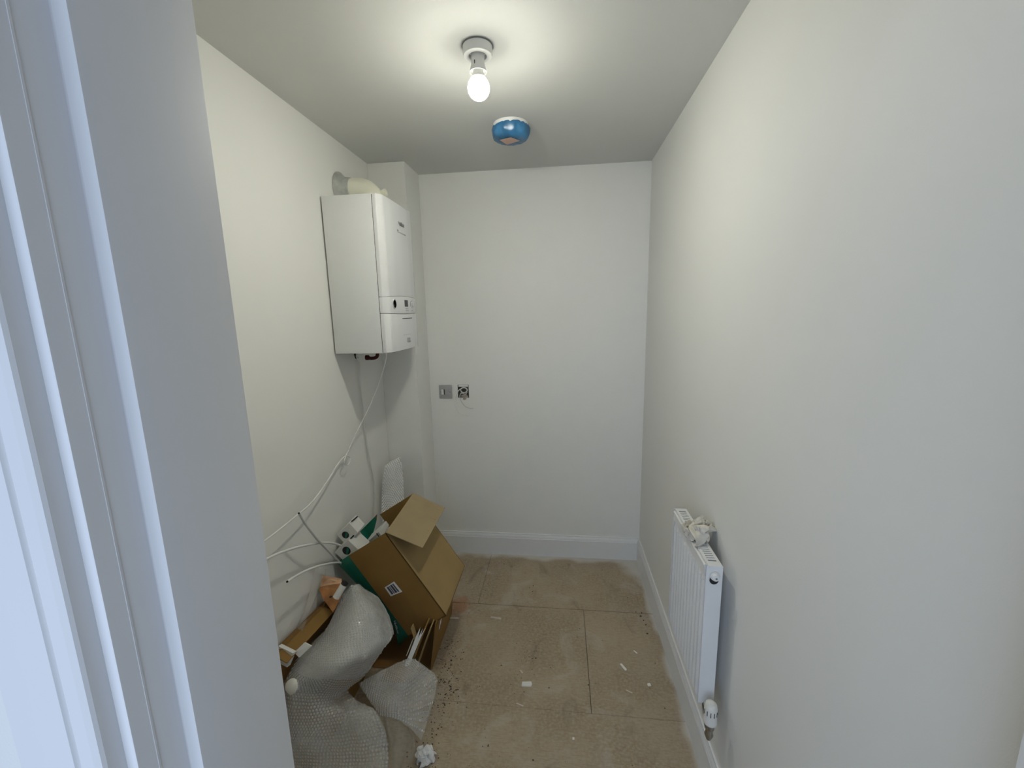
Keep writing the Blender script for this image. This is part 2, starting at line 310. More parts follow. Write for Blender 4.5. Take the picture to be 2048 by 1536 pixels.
# ================================================================== mesh helpers
class MB:
    """collects shapes in world coordinates; build() links them as one mesh object"""
    def __init__(s): s.v = []; s.f = []; s.uv = {}
    def add(s, vs, fs):
        o = len(s.v); s.v += [Vector(v) for v in vs]; s.f += [tuple(i + o for i in f) for f in fs]; return s
    def box(s, lo, hi):
        (a, b, c), (d, e, f) = lo, hi
        return s.add([(a,b,c),(d,b,c),(d,e,c),(a,e,c),(a,b,f),(d,b,f),(d,e,f),(a,e,f)],
                     [(0,3,2,1),(4,5,6,7),(0,1,5,4),(1,2,6,5),(2,3,7,6),(3,0,4,7)])
    def hexa(s, q0, q1):
        """two matching polygons joined into a solid"""
        n = len(q0)
        fs = [tuple(reversed(range(n))), tuple(range(n, 2*n))] + [(i, (i+1) % n, n+(i+1) % n, n+i) for i in range(n)]
        return s.add(list(q0) + list(q1), fs)
    def panel(s, pts, off):
        off = Vector(off)
        return s.hexa([Vector(p) for p in pts], [Vector(p) + off for p in pts])
    def tube(s, pts, r, seg=10, cap=True, rs=None):
        pts = [Vector(p) for p in pts]; n = len(pts)
        t0 = (pts[1] - pts[0]).normalized()
        a = t0.orthogonal().normalized()
        vs, fs = [], []
        for i, p in enumerate(pts):
            t = (pts[min(i+1, n-1)] - pts[max(i-1, 0)]).normalized()
            a = (a - t * a.dot(t)).normalized(); b = t.cross(a)
            rr = rs[i] if rs else r
            for k in range(seg):
                w = 2 * math.pi * k / seg
                vs.append(p + (a * math.cos(w) + b * math.sin(w)) * rr)
        for i in range(n - 1):
            for k in range(seg):
                k2 = (k + 1) % seg
                fs.append((i*seg+k, i*seg+k2, (i+1)*seg+k2, (i+1)*seg+k))
        if cap:
            fs.append(tuple(reversed(range(seg)))); fs.append(tuple(range((n-1)*seg, n*seg)))
        return s.add(vs, fs)
    def lathe(s, prof, origin, axis=(0,0,1), seg=32, sx=1.0):
        """prof: list of (radius, height along axis)"""
        ax = Vector(axis).normalized(); a = ax.orthogonal().normalized(); b = ax.cross(a); o = Vector(origin)
        vs, fs = [], []
        for r, h in prof:
            for k in range(seg):
                w = 2 * math.pi * k / seg
                vs.append(o + ax * h + (a * math.cos(w) + b * math.sin(w)) * max(r, 1e-5))
        for i in range(len(prof) - 1):
            for k in range(seg):
                k2 = (k+1) % seg
                fs.append((i*seg+k, i*seg+k2, (i+1)*seg+k2, (i+1)*seg+k))
        fs.append(tuple(reversed(range(seg)))); fs.append(tuple(range((len(prof)-1)*seg, len(prof)*seg)))
        return s.add(vs, fs)
    def build(s, name, m, parent=None, bevel=0.0, smooth=False, seg=2):
        me = bpy.data.meshes.new(name)
        base = Vector(parent['_o']) if parent is not None else None
        if base is None:
            lo = Vector((min(v.x for v in s.v), min(v.y for v in s.v), min(v.z for v in s.v)))
            hi = Vector((max(v.x for v in s.v), max(v.y for v in s.v), max(v.z for v in s.v)))
            base = Vector(((lo.x+hi.x)/2, (lo.y+hi.y)/2, lo.z))
        me.from_pydata([v - base for v in s.v], [], s.f)
        bm = bmesh.new(); bm.from_mesh(me)
        bmesh.ops.recalc_face_normals(bm, faces=bm.faces)
        if bevel:
            es = [e for e in bm.edges if len(e.link_faces) == 2 and e.calc_face_angle(0) > .5]
            bmesh.ops.bevel(bm, geom=es, offset=bevel, segments=seg, affect='EDGES', profile=.6, clamp_overlap=True)
        bm.to_mesh(me); bm.free()
        if smooth:
            for p in me.polygons: p.use_smooth = True
            if smooth is not True:
                me.set_sharp_from_angle(angle=math.radians(smooth))
        me.materials.append(M[m])
        o = bpy.data.objects.new(name, me); COL.objects.link(o)
        if parent is not None:
            o.parent = parent; o['_o'] = tuple(base)      # shares its parent's origin
        else:
            o.location = base; o['_o'] = tuple(base)
        return o

def thing(name, loc, label=None, cat=None, group=None, kind=None):
    o = bpy.data.objects.new(name, None); o.empty_display_size = .05
    COL.objects.link(o); o.location = loc; o['_o'] = tuple(loc)
    return tag(o, label, cat, group, kind)

def tag(o, label=None, cat=None, group=None, kind=None):
    if label: o['label'] = label
    if cat: o['category'] = cat
    if group: o['group'] = group
    if kind: o['kind'] = kind
    return o

def cr(p0, p1, p2, p3, t):
    return .5 * ((2*p1) + (p2-p0)*t + (2*p0-5*p1+4*p2-p3)*t*t + (3*p1-p0-3*p2+p3)*t**3)

def spline(pts, n=6):
    pts = [Vector(p) for p in pts]; out = []
    for i in range(len(pts) - 1):
        a = pts[max(i-1, 0)]; d = pts[min(i+2, len(pts)-1)]
        for k in range(n): out.append(cr(a, pts[i], pts[i+1], d, k / n))
    out.append(pts[-1]); return out

def sheet(name, grid, m, nu=10, nv=10, amp=.004, freq=14, thick=.003, seed=0, edge=.003, parent=None, fold_a=0.0, fold_f=16.0, bub=0.0, bub_h=.7):
    """a soft sheet through a grid of points: creased, with its own thickness, UV in metres"""
    rows = [spline(r, nu) for r in grid]
    cols = list(zip(*rows)); cols = [spline(c, nv) for c in cols]
    g = [list(r) for r in zip(*cols)]
    nr, nc = len(g), len(g[0])
    off = Vector((seed * 7.3, seed * 3.1, seed * 1.7))
    def nrm(i, j):
        du = g[i][min(j+1, nc-1)] - g[i][max(j-1, 0)]; dv = g[min(i+1, nr-1)][j] - g[max(i-1, 0)][j]
        n = du.cross(dv); return n.normalized() if n.length > 1e-9 else Vector((0, 0, 1))
    U0 = [0.0]
    for j in range(1, nc): U0.append(U0[-1] + (g[nr//2][j] - g[nr//2][j-1]).length)
    top = [[None]*nc for _ in range(nr)]; bot = [[None]*nc for _ in range(nr)]
    for i in range(nr):
        for j in range(nc):
            p = g[i][j]; n = nrm(i, j)
            if n.y > 0 : n = -n
            fold = noise.noise(Vector((U0[j]*fold_f, p.y*2.5, p.z*2.5)) + off) * fold_a
            h = fold + noise.noise(p*freq + off) * amp + (1 - abs(noise.noise(p*freq*1.7 + off*2))*2) * amp * .6 + noise.noise(p*freq*4 + off) * amp * .3
            q = p + n * h
            if i in (0, nr-1) or j in (0, nc-1):
                q += Vector((noise.noise(p*60+off), noise.noise(p*60+off*1.3), noise.noise(p*60+off*1.9))) * edge
            q.z = max(q.z, .004 + thick); q.x = max(q.x, -1.026 + thick)
            top[i][j] = q; b = q - n * thick
            b.z = max(b.z, .003); b.x = max(b.x, -1.027); bot[i][j] = b
    vs = [v for r in top for v in r] + [v for r in bot for v in r]
    K = nr * nc; fs = []
    for i in range(nr-1):
        for j in range(nc-1):
            a, b, c, d = i*nc+j, i*nc+j+1, (i+1)*nc+j+1, (i+1)*nc+j
            fs.append((a, b, c, d)); fs.append((K+d, K+c, K+b, K+a))
    for j in range(nc-1):
        fs.append((j+1, j, K+j, K+j+1)); e = (nr-1)*nc + j; fs.append((e, e+1, K+e+1, K+e))
    for i in range(nr-1):
        a, b = i*nc, (i+1)*nc; fs.append((a, b, K+b, K+a)); a += nc-1; b += nc-1; fs.append((b, a, K+a, K+b))
    mb = MB().add(vs, fs)
    o = mb.build(name, m, parent, smooth=True)
    # uv in metres along the sheet
    U = [[0]*nc for _ in range(nr)]; V = [[0]*nc for _ in range(nr)]
    mid_r = nr // 2; mid_c = nc // 2
    for j in range(1, nc):
        d = (g[mid_r][j] - g[mid_r][j-1]).length
        for i in range(nr): U[i][j] = U[i][j-1] + d
    for i in range(1, nr):
        d = (g[i][mid_c] - g[i-1][mid_c]).length
        for j in range(nc): V[i][j] = V[i-1][j] + d
    uvl = o.data.uv_layers.new(name='UVMap')
    for l in o.data.loops:
        k = l.vertex_index % K
        uvl.data[l.index].uv = (U[k // nc][k % nc], V[k // nc][k % nc])
    if bub:                                                # the air cells, one joined part
        bm_, t, row = MB(), bub*.6, 0
        for i in range(nr-1):
            d = (top[i+1][mid_c] - top[i][mid_c]).length
            while t < d:
                w = t/d; line = [top[i][j].lerp(top[i+1][j], w) for j in range(nc)]
                nxt = [top[min(i+1, nr-1)][j] - top[i][j] for j in range(nc)]
                s_, k = bub*(.6 if row % 2 else 1.1), 0
                for j in range(nc-1):
                    dd = (line[j+1]-line[j]).length
                    while s_ < dd:
                        c = line[j].lerp(line[j+1], s_/max(dd, 1e-9)); a = (line[j+1]-line[j]).normalized()
                        n_ = a.cross(nxt[j])
                        if n_.length > 1e-9:
                            n_.normalize()
                            if n_.y > 0: n_ = -n_
                            e = n_.cross(a); vs = []
                            for rr, hh in ((.43, -.02), (.34, .17)):
                                for q in range(6):
                                    an = q*math.pi/3; vs.append(c + (a*math.cos(an) + e*math.sin(an))*rr*bub + n_*hh*bub*bub_h)
                            vs.append(c + n_*.25*bub*bub_h)
                            bm_.add(vs, [(q, (q+1) % 6, 6+(q+1) % 6, 6+q) for q in range(6)] + [(6+q, 6+(q+1) % 6, 12) for q in range(6)])
                        s_ += bub
                    s_ -= dd
                t += bub*.88; row += 1
            t -= d
        bo_ = bm_.build('air_cells', 'cells', o, smooth=True); bo_['kind'] = 'stuff'
    return o

def crumple(name, c, r, m, seed, sq=(1, 1, 1), sub=3, parent=None):
    """a lump of mortar: a ball roughened by noise"""
    bm = bmesh.new(); bmesh.ops.create_icosphere(bm, subdivisions=sub, radius=1.0)
    off = Vector((seed*5.1, seed*2.3, seed*9.7)); vs = []
    for v in bm.verts:
        p = v.co.copy(); q = p*(1 + .45*noise.noise(p*1.6 + off) + .2*noise.noise(p*4 + off))
        vs.append(Vector((q.x*sq[0]*r + c[0], q.y*sq[1]*r + c[1], q.z*sq[2]*r + c[2])))
    fs = [tuple(v.index for v in f.verts) for f in bm.faces]; bm.free()
    return MB().add(vs, fs).build(name, m, parent, smooth=True)

def rag_ball(name, c, size, m, seed, freq=1.5, n=64, zmin=None, thick=.0012, smooth=55):
    """a cloth scrunched up: a square sheet folded over itself by warped noise"""
    off = Vector((seed*3.7, seed*8.1, seed*1.3)); vs, fs = [], []
    def nv(p): return Vector((noise.noise(p), noise.noise(p + Vector((31.4, 7, 2))), noise.noise(p + Vector((5, 47.7, 11)))))
    for i in range(n):
        for k in range(n):
            u, v = 2*i/(n-1)-1, 2*k/(n-1)-1
            rr = min(1, 1/max(1e-6, math.hypot(u, v))); u *= rr; v *= rr      # rounded corners
            p = Vector((u, v, 0))*freq
            w = nv(p*.9 + off)
            d = nv(p*1.1 + off*2 + w*.9)*1.25 + nv(p*2.6 + off + w)*.42
            dome = (1 - (u*u + v*v))*.55
            q = Vector((u*.55, v*.55, dome)) + d*Vector((.62, .62, .5)).length*.62
            vs.append(Vector((c[0]+q.x*size[0], c[1]+q.y*size[1], c[2]+q.z*size[2])))
    if zmin is not None:
        for v in vs: v.z = zmin + thick + max(v.z-zmin-thick, 0)*1.0 + (0.0006*((v.x*900) % 1) if v.z < zmin+thick else 0)
    for i in range(n-1):
        for k in range(n-1): fs.append((i*n+k, i*n+k+1, (i+1)*n+k+1, (i+1)*n+k))
    o = MB().add(vs, fs).build(name, m, None, smooth=smooth)
    md = o.modifiers.new('cloth', 'SOLIDIFY'); md.thickness = thick; md.offset = 0
    return o

def text(name, s, size, loc, xdir, ydir, m, parent, depth=.0004):
    cu = bpy.data.curves.new('t', 'FONT'); cu.body = s; cu.size = size; cu.extrude = depth; cu.align_x = 'CENTER'; cu.align_y = 'CENTER'
    to = bpy.data.objects.new('t', cu); COL.objects.link(to)
    bpy.context.view_layer.update()
    me = bpy.data.meshes.new_from_object(to.evaluated_get(bpy.context.evaluated_depsgraph_get()))
    bpy.data.objects.remove(to); bpy.data.curves.remove(cu)
    x = Vector(xdir).normalized(); y = Vector(ydir); y = (y - x*y.dot(x)).normalized(); z = x.cross(y)
    base = Vector(parent['_o'])
    for v in me.vertices:
        c = v.co; v.co = Vector(loc) + x*c.x + y*c.y + z*c.z - base
    me.name = name; me.materials.clear(); me.materials.append(M[m])
    o = bpy.data.objects.new(name, me); COL.objects.link(o); o.parent = parent; o['_o'] = tuple(base)
    return o

# ================================================================== the room
XL, XR, YB, YF, H = -1.031, .503, 2.545, .385, 2.4
XBX, YBX = -.823, 2.3145
SK = .149
def struct(o): o['kind'] = 'structure'; return o

# floor: chipboard sheets laid in 0.59 m rows across the room
fl = struct(MB().box((XL-.1, -1.6, -.06), (XR+.9, YB+.1, -.0225)).build('floor', 'dark'))
rows = [(2.044, 2.64, [-.457]), (1.4505, 2.044, [.124]), (.857, 1.4505, [-.86]), (.27, .857, [.36])]
for y0, y1, cuts in rows:
    xs = [XL-.06] + cuts + [XR+.06]
    for a, b in zip(xs[:-1], xs[1:]):
        MB().box((a+.0010, y0+(.0018 if y0 > 2 else .0006), -.022), (b-.0010, y1-(.0018 if y1 == 2.044 else .0006), 0)).build('floor_board', 'floor', fl, bevel=.0009, seg=1)
struct(MB().box((-1.6, -1.7, -.022), (1.4, .268, 0)).build('floor_hall', 'floor'))

struct(MB().box((XL-.1, YF-.13, H), (XR+.1, YB+.1, H+.1)).build('ceiling', 'ceil'))
struct(MB().box((XL-.1, YF-.02, -.05), (XL, YB+.1, H+.02)).build('wall_left', 'wall'))
struct(MB().box((XR, YF-.02, -.05), (XR+.1, YB+.1, H+.02)).build('wall_right', 'wall'))
# back wall with the hole of the open back box
hx0, hx1, hz0, hz1 = -.645, -.574, 1.066, 1.150
bw = MB()
for a, b, c, d in ((XL-.1, hx0, -.05, H+.02), (hx1, XR+.1, -.05, H+.02), (hx0, hx1, -.05, hz0), (hx0, hx1, hz1, H+.02)):
    bw.box((a, YB, c), (b, YB+.1, d))
wb = struct(bw.build('wall_back', 'wall'))
struct(MB().box((XL, YBX, 0), (XBX, YB, H)).build('wall_boxing', 'wall', bevel=.003))
# wall with the doorway
DH = 2.04
JL, JR = -.3427, .462
fwl = MB()
fwl.box((-1.6, .245, 0), (JL-.03, YF, H+.1)); fwl.box((JR+.028, .245, 0), (1.4, YF, H+.1)); fwl.box((JL-.03, .245, DH+.03), (JR+.028, YF, H+.1))
struct(fwl.build('wall_front', 'wall'))

# skirting: 145 mm, stepped top
def skirting(name, p, q, inward):
    p, q, n = Vector(p), Vector(q), Vector(inward)
    prof = [(0, 0), (.015, 0), (.015, .118), (.0128, .1215), (.0128, .126), (.0105, .134), (.0062, .142), (.006, SK), (0, SK)]
    mb = MB()
    mb.hexa([p + n*a + Vector((0, 0, b)) for a, b in prof], [q + n*a + Vector((0, 0, b)) for a, b in prof])
    return struct(mb.build(name, 'gloss'))
skirting('baseboard_back', (XBX+.0005, YB-.0003, 0), (XR-.0005, YB-.0003, 0), (0, -1, 0))
skirting('baseboard_right', (XR-.0003, YF+.001, 0), (XR-.0003, YB-.0005, 0), (-1, 0, 0))
skirting('baseboard_left', (XL+.0003, YF+.001, 0), (XL+.0003, YBX-.0005, 0), (1, 0, 0))
skirting('baseboard_boxing', (XL+.016, YBX-.0003, 0), (XBX+.015, YBX-.0003, 0), (0, -1, 0))
skirting('baseboard_boxing_side', (XBX+.0003, YBX-.0003, 0), (XBX+.0003, YB-.016, 0), (1, 0, 0))

# ------------------------------------------------------------------ door frame around the camera's doorway
dr = thing('door_1', (JL, .32, 0), kind='structure')
def jamb(side):
    s = 1 if side < 0 else -1
    x0 = JL if side < 0 else JR
    X = lambda d: x0 + s*d
    # lining with the deep stop (rebate for the door)
    MB().hexa([(X(-.029), .245, 0), (X(0), .245, 0), (X(0), .2858, 0), (X(.0127), .2858, 0), (X(.0127), .397, 0), (X(-.029), .397, 0)],
              [(X(-.029), .245, DH), (X(0), .245, DH), (X(0), .2858, DH), (X(.0127), .2858, DH), (X(.0127), .397, DH), (X(-.029), .397, DH)]).build('door_lining', 'gloss', dr, bevel=.0012, seg=2, smooth=35)
    # thin paint line left in the rebate
    MB().box((min(X(-.001), X(.0006)), .2598, .02), (max(X(-.001), X(.0006)), .2612, DH-.03)).build('paint_seam', 'gloss', dr)
    prof = [(-.0098, .245), (-.0098, .2325), (-.0110, .2300), (-.0150, .2278), (-.0262, .2276), (-.0275, .2300), (-.0300, .2300), (-.0315, .2270), (-.0560, .2262), (-.0800, .2262), (-.0825, .2290), (-.0825, .245)]
    MB().hexa([(X(d), y, 0) for d, y in prof], [(X(d), y, DH+.07) for d, y in prof]).build('architrave', 'gloss', dr)
jamb(-1); jamb(1)
MB().box((JL-.029, .245, DH), (JR+.028, .397, DH+.03)).box((JL, .2858, DH-.0127), (JR, .397, DH)).build('door_head', 'gloss', dr, bevel=.001)
MB().box((JL-.08, .227, DH+.01), (JR+.08, .245, DH+.08)).build('architrave', 'gloss', dr, bevel=.002)

# ================================================================== boiler on the left wall
BY0, BY1, BZ0, BZ1 = 1.806, 2.214, 1.4255, 2.1075
BS = -.7978
bo = thing('boiler', (XL, (BY0+BY1)/2, BZ0), 'white wall-hung boiler with display and dials on the left wall', 'boiler')
MB().box((XL+.001, BY0+.02, BZ0+.01), (XL+.008, BY1-.02, BZ1-.01)).build('hanging_bracket', 'grey', bo)
MB().box((XL+.008, BY0, BZ0), (BS, BY1, BZ1)).build('casing', 'enamel_matt', bo, bevel=.003, smooth=35)
fprof = [(BS+.0022, BY0+.001), (-.7797, BY0+.001), (-.7772, BY0+.004), (-.7637, BY0+.0245), (-.7607, BY0+.030), (-.7562, BY0+.10), (-.7547, (BY0+BY1)/2),
         (-.7562, BY1-.10), (-.7607, BY1-.030), (-.7637, BY1-.0245), (-.7772, BY1-.004), (-.7797, BY1-.001), (BS+.0022, BY1-.001)]
yc, hw = (BY0+BY1)/2, (BY1-BY0)/2
def fstrip(name, zlo, zhi, inset=0.0, m='enamel'):
    # resample the front so the seams can bow
    pr = []
    for (xa, ya), (xb, yb) in zip(fprof[:-1], fprof[1:]):
        k = 6 if abs(yb-ya) > .03 else 1
        for i in range(k): pr.append((xa+(xb-xa)*i/k, ya+(yb-ya)*i/k))
    pr.append(fprof[-1])
    t = lambda y: 1 - ((y-yc)/hw)**2
    lo = [(x-inset, y, zlo(t(y))) for x, y in pr]; hi = [(x-inset, y, zhi(t(y))) for x, y in pr]
    return MB().hexa(lo, hi).build(name, m, bo, bevel=.0016, seg=2, smooth=40)
s_up = lambda t: 1.6755 + .008*t
s_lo = lambda t: 1.604 - .005*t
front = fstrip('front_cover', lambda t: s_up(t)+.0008, lambda t: BZ1)
ctrl = fstrip('control_panel', lambda t: s_lo(t)+.0012, lambda t: s_up(t)-.0008)
flap = fstrip('lower_flap', lambda t: BZ0+.002, lambda t: s_lo(t)-.0012)
MB().box((BS, BY0+.002, BZ0+.003), (BS+.0024, BY1-.002, BZ1-.003)).build('seam_gasket', 'dark', bo)
def fx(y):  # front surface x at y
    for (xa, ya), (xb, yb) in zip(fprof[:-1], fprof[1:]):
        if ya <= y <= yb and yb > ya: return xa + (xb-xa)*(y-ya)/(yb-ya)
    return -.758
gy, gz = 1.884, 1.646
ga = MB().lathe([(.0205, 0), (.0205, .0022), (.0185, .003)], (fx(gy)-.0005, gy, gz), (1, 0, 0), 28).build('pressure_gauge', 'lgrey', ctrl, smooth=40)
MB().box((fx(gy)+.0022, gy-.015, gz-.008), (fx(gy)+.0034, gy-.004, gz-.004)).build('gauge_needle', 'black', ctrl)
MB().lathe([(.0205, .0), (.0225, .0), (.0225, .003), (.0205, .003)], (fx(gy)-.0005, gy, gz), (1, 0, 0), 28).build('gauge_rim', 'plastic', ctrl)
dy0, dy1 = 2.006, 2.049
MB().box((fx(2.0)-.002, dy0, 1.634), (fx(2.0)+.0012, dy1, 1.666)).build('display', 'screen', ctrl, bevel=.0006)
for zz, a, b in ((1.6245, 2.015, 2.051), (1.6155, 2.019, 2.053)):
    MB().box((fx(2.01)-.001, a, zz-.0015), (fx(2.01)+.0008, b, zz+.0015)).build('key_mark', 'lgrey', ctrl)
ky, kz = 2.107, 1.645
MB().lathe([(.0165, 0), (.0165, .004), (.013, .0055), (.0125, .011), (.011, .012)], (fx(ky)-.001, ky, kz), (1, 0, 0), 28).build('control_knob', 'enamel', ctrl, smooth=40)
MB().tube([(fx(ky)+.001, ky+.0185*math.cos(a), kz+.0185*math.sin(a)) for a in [math.pi*(-.15+1.3*i/14) for i in range(15)]], .0009, 6).build('dial_scale', 'grey', ctrl)
MB().box((fx(ky)-.001, ky-.003, 1.6125), (fx(ky)+.0008, ky+.004, 1.6175)).build('key_mark', 'lgrey', ctrl)
MB().box((fx(2.0)-.002, 1.967, 1.5762), (fx(2.0)+.0009, 2.096, 1.5792)).build('grip_slot', 'dark', flap)
MB().box((fx(2.0)-.002, 1.967, 1.497), (fx(2.0)+.0007, 2.083, 1.4984)).build('crease_line', 'lgrey', flap)
text('badge', 'eco', .028, (fx(2.0)+.0012, 2.031, 1.478), (0, 1, 0), (0, 0, 1), 'lgrey', flap)
text('badge', 'Vaillant', .017, (fx(2.0)+.0012, 2.031, 1.464), (0, 1, 0), (0, 0, 1), 'lgrey', flap)
text('maker_mark', 'Vaillant', .0245, (fx(2.0)+.0014, 2.027, 2.019), (0, 1, 0), (0, 0, 1), 'grey', front, .0006)
text('maker_line', 'ecoFIT pure', .010, (fx(2.0)+.001, 2.035, 2.027), (0, 1, 0), (0, 0, 1), 'lgrey', front)
MB().box((fx(2.0)-.001, 1.970, 1.9845), (fx(2.0)+.0008, 1.988, 1.988)).build('print_line', 'grey', front)
for zz in (1.981, 1.9775):
    MB().box((fx(2.0)-.001, 1.974, zz-.0008), (fx(2.0)+.0008, 2.079, zz+.0008)).build('print_line', 'lgrey', front)
# flue elbow, wall seal, test cap
fy = 2.005
cx = -.868
arc = [(cx, fy, BZ1-.002), (cx, fy, BZ1+.003)]
for i in range(13):
    a = math.pi/2*i/12
    arc.append((cx - .072*(1-math.cos(a)), fy, BZ1+.003+.072*math.sin(a)))
arc += [(XL+.052, fy, BZ1+.075)]
el = MB().tube(arc, .0485, 28).build('flue_elbow', 'cream', bo, smooth=50)
MB().lathe([(.055, 0), (.055, .012), (.0505, .014)], (cx, fy, BZ1-.001), (0, 0, 1), 32).build('flue_socket', 'cream', el, smooth=40)
MB().lathe([(.013, 0), (.013, .016), (.0155, .017), (.0155, .028), (.012, .031)], (cx+.030, fy, BZ1+.050), (.93, .05, .22), 20).build('test_cap', 'cream', el, smooth=40)
MB().lathe([(.080, .002), (.078, .006), (.066, .013), (.056, .030), (.0535, .055), (.0495, .058)], (XL, fy, BZ1+.075), (1, 0, 0), 40).build('wall_seal', 'seal', bo, smooth=40)
# tails under the casing
MB().tube(spline([(-.888, 1.95, BZ0+.01), (-.888, 1.95, BZ0-.018), (-.892, 1.948, BZ0-.030), (-.905, 1.945, BZ0-.036), (-.925, 1.942, BZ0-.036), (-.936, 1.945, BZ0-.030)], 5), .0085, 14).build('copper_tail', 'copper', bo, smooth=True)
MB().lathe([(.0125, 0), (.0125, .014)], (-.931, 1.943, BZ0-.033), (-1, 0, 0), 16).build('pipe_nut', 'copper', bo, smooth=40)
MB().tube([(-.96, 1.93, BZ0+.01), (-.96, 1.93, BZ0-.012)], .018, 18).build('drain_spigot', 'plastic', bo, smooth=40)
MB().tube(spline([(-1.0, 1.94, BZ0+.01), (-.995, 1.938, BZ0-.018), (-.985, 1.93, BZ0-.034)], 5), .007, 12).build('black_tail', 'black', bo, smooth=True)

tag(MB().tube(spline(PIPE_THIN, 5), .0042, 10).build('condensate_pipe', 'cable', smooth=True), 'thin white pipe running straight down the left wall under the boiler', 'pipe')

# cables
def cable(name, pts, r, label, m='cable', end=None):
    t = thing(name, pts[0], label, 'cable', None)
    MB().tube(spline(pts, 6), r, 10).build('sheath', m, t, smooth=50)
    if end:
        a, b = Vector(pts[0]), Vector(pts[1]); d = (a-b).normalized()
        MB().tube([a - d*.001, a + d*.0035], r*.8, 10).build('cut_end', 'black', t)
    return t
cable('power_cable', CABLE_MAIN, .0033, 'long white cable looping down from the boiler across the left wall')
cable('loose_cable', CABLE1, .0042, 'stiff greyish cable end pointing up-left from behind the big carton', 'cable_grey', True)
cable('loose_cable', CABLE2, .0046, 'white cable arching level along the left wall above the other loose end', 'cable')
cable('loose_cable', CABLE3, .0044, 'white cable drooping left to a black cut end beside the carton', 'cable', True)

# ================================================================== lamp and alarm on the ceiling
lx, ly = -.2495, 1.413
la = thing('ceiling_lamp', (lx, ly, 2.25), 'white batten lampholder with a lit round bulb on the ceiling', 'lamp')
MB().lathe([(.0475, 2.400), (.0478, 2.3975), (.0470, 2.397)], (lx, ly, 0), (0, 0, 1), 40).build('shadow_gap_ring', 'grey', la)
MB().lathe([(.0455, 2.3985), (.0450, 2.376), (.0435, 2.3715), (.0400, 2.3695), (.0300, 2.3695), (.0275, 2.3715), (.0270, 2.384)], (lx, ly, 0), (0, 0, 1), 40).build('lamp_base', 'plastic', la, smooth=40)
MB().lathe([(.0215, 2.386), (.0205, 2.366), (.0200, 2.352), (.0222, 2.343), (.0264, 2.331), (.0266, 2.3275), (.0244, 2.3272), (.0235, 2.336)], (lx, ly, 0), (0, 0, 1), 36).build('lampholder', 'plastic', la, smooth=40)
MB().box((lx-.0075, ly-.0230, 2.3425), (lx-.0055, ly-.0195, 2.352)).build('moulded_slot', 'black', la)
MB().lathe([(.0150, 2.348), (.0152, 2.330), (.0185, 2.321), (.0222, 2.3115)], (lx, ly, 0), (0, 0, 1), 32).build('bulb_collar', 'plastic', la, smooth=40)
bp = [(.0222, 2.3118)]
for i in range(1, 19):
    a = math.radians(44 + 136*i/18)
    bp.append((.0338*math.sin(a), 2.2845 + .0338*math.cos(a)*1.02))
MB().lathe(bp, (lx, ly, 0), (0, 0, 1), 32).build('bulb', 'bulb', la, smooth=True)

ax_, ay_ = -.212, 1.965
al = thing('smoke_alarm', (ax_, ay_, 2.32), 'round ceiling alarm wrapped in crinkled blue film with a peach sticker', 'alarm')
MB().lathe([(.066, 2.400), (.0755, 2.3985), (.0765, 2.380), (.073, 2.374)], (ax_, ay_, 0), (0, 0, 1), 44).build('alarm_base', 'plastic', al, smooth=40)
fm, seg, prf = MB(), 72, [(.0775, 2.3835), (.0800, 2.378), (.0795, 2.366), (.0770, 2.354), (.0720, 2.344), (.064, 2.3375), (.050, 2.333), (.030, 2.331), (.010, 2.3305), (.0005, 2.3305)]
vs, fs = [], []
for i, (r, z) in enumerate(prf):
    for k in range(seg):
        w = 2*math.pi*k/seg
        n = noise.noise(Vector((math.cos(w)*2.2, math.sin(w)*2.2, i*.35)))*.0030 + (1-abs(noise.noise(Vector((math.cos(w)*6, math.sin(w)*6, i*.22+4)))*2.4))*.0048
        rr = r + n*(1 if i < 7 else .3)*min(1, r/.03)
        zz = z + (noise.noise(Vector((math.cos(w)*5, math.sin(w)*5, 9)))*.006 if i < 2 else noise.noise(Vector((rr*60*math.cos(w), rr*60*math.sin(w), 3)))*.0016)
        vs.append((ax_ + rr*math.cos(w), ay_ + rr*math.sin(w), zz))
for i in range(len(prf)-1):
    for k in range(seg):
        fs.append((i*seg+k, i*seg+(k+1) % seg, (i+1)*seg+(k+1) % seg, (i+1)*seg+k))
fs.append(tuple(range((len(prf)-1)*seg, len(prf)*seg)))
fo = fm.add(vs, fs).build('dust_film', 'blue', al, smooth=True)
MB().panel([(ax_-.045, ay_-.030, 2.3285), (ax_+.006, ay_-.050, 2.3285), (ax_+.040, ay_-.012, 2.3265), (ax_-.020, ay_+.020, 2.3265)], (0, 0, -.0008)).build('sticker', 'peach', fo)

# ================================================================== fused switch and open back box on the far wall
sw = thing('fused_switch', (-.724, YB, 1.061), 'grey metal fused switch plate on the back wall', 'switch')
MB().box((-.766, YB-.0065, 1.061), (-.682, YB-.0002, 1.148)).build('faceplate', 'steel', sw, bevel=.0022, smooth=40)
MB().box((-.7495, YB-.0095, 1.088), (-.7345, YB-.006, 1.121)).build('rocker', 'plastic', sw, bevel=.001)
MB().box((-.7345, YB-.0085, 1.0875), (-.7295, YB-.006, 1.1215)).build('rocker_gap', 'black', sw)
MB().box((-.7235, YB-.0080, 1.088), (-.7055, YB-.006, 1.121)).build('fuse_carrier', 'steel', sw, bevel=.0015)
for sx in (-.754, -.694):
    MB().lathe([(.0033, 0), (.0033, .0012)], (sx, YB-.0063, 1.1045), (0, -1, 0), 14).build('screw', 'grey', sw)
bb = thing('back_box', (-.6095, YB, 1.066), 'open metal back box sunk in the back wall with curled wires', 'wiring box')
b_ = MB(); t_ = .0012; Y0, Y1 = YB+.001, YB+.038
b_.box((hx0+.0005, Y1, hz0+.0005), (hx1-.0005, Y1+t_, hz1-.0005))
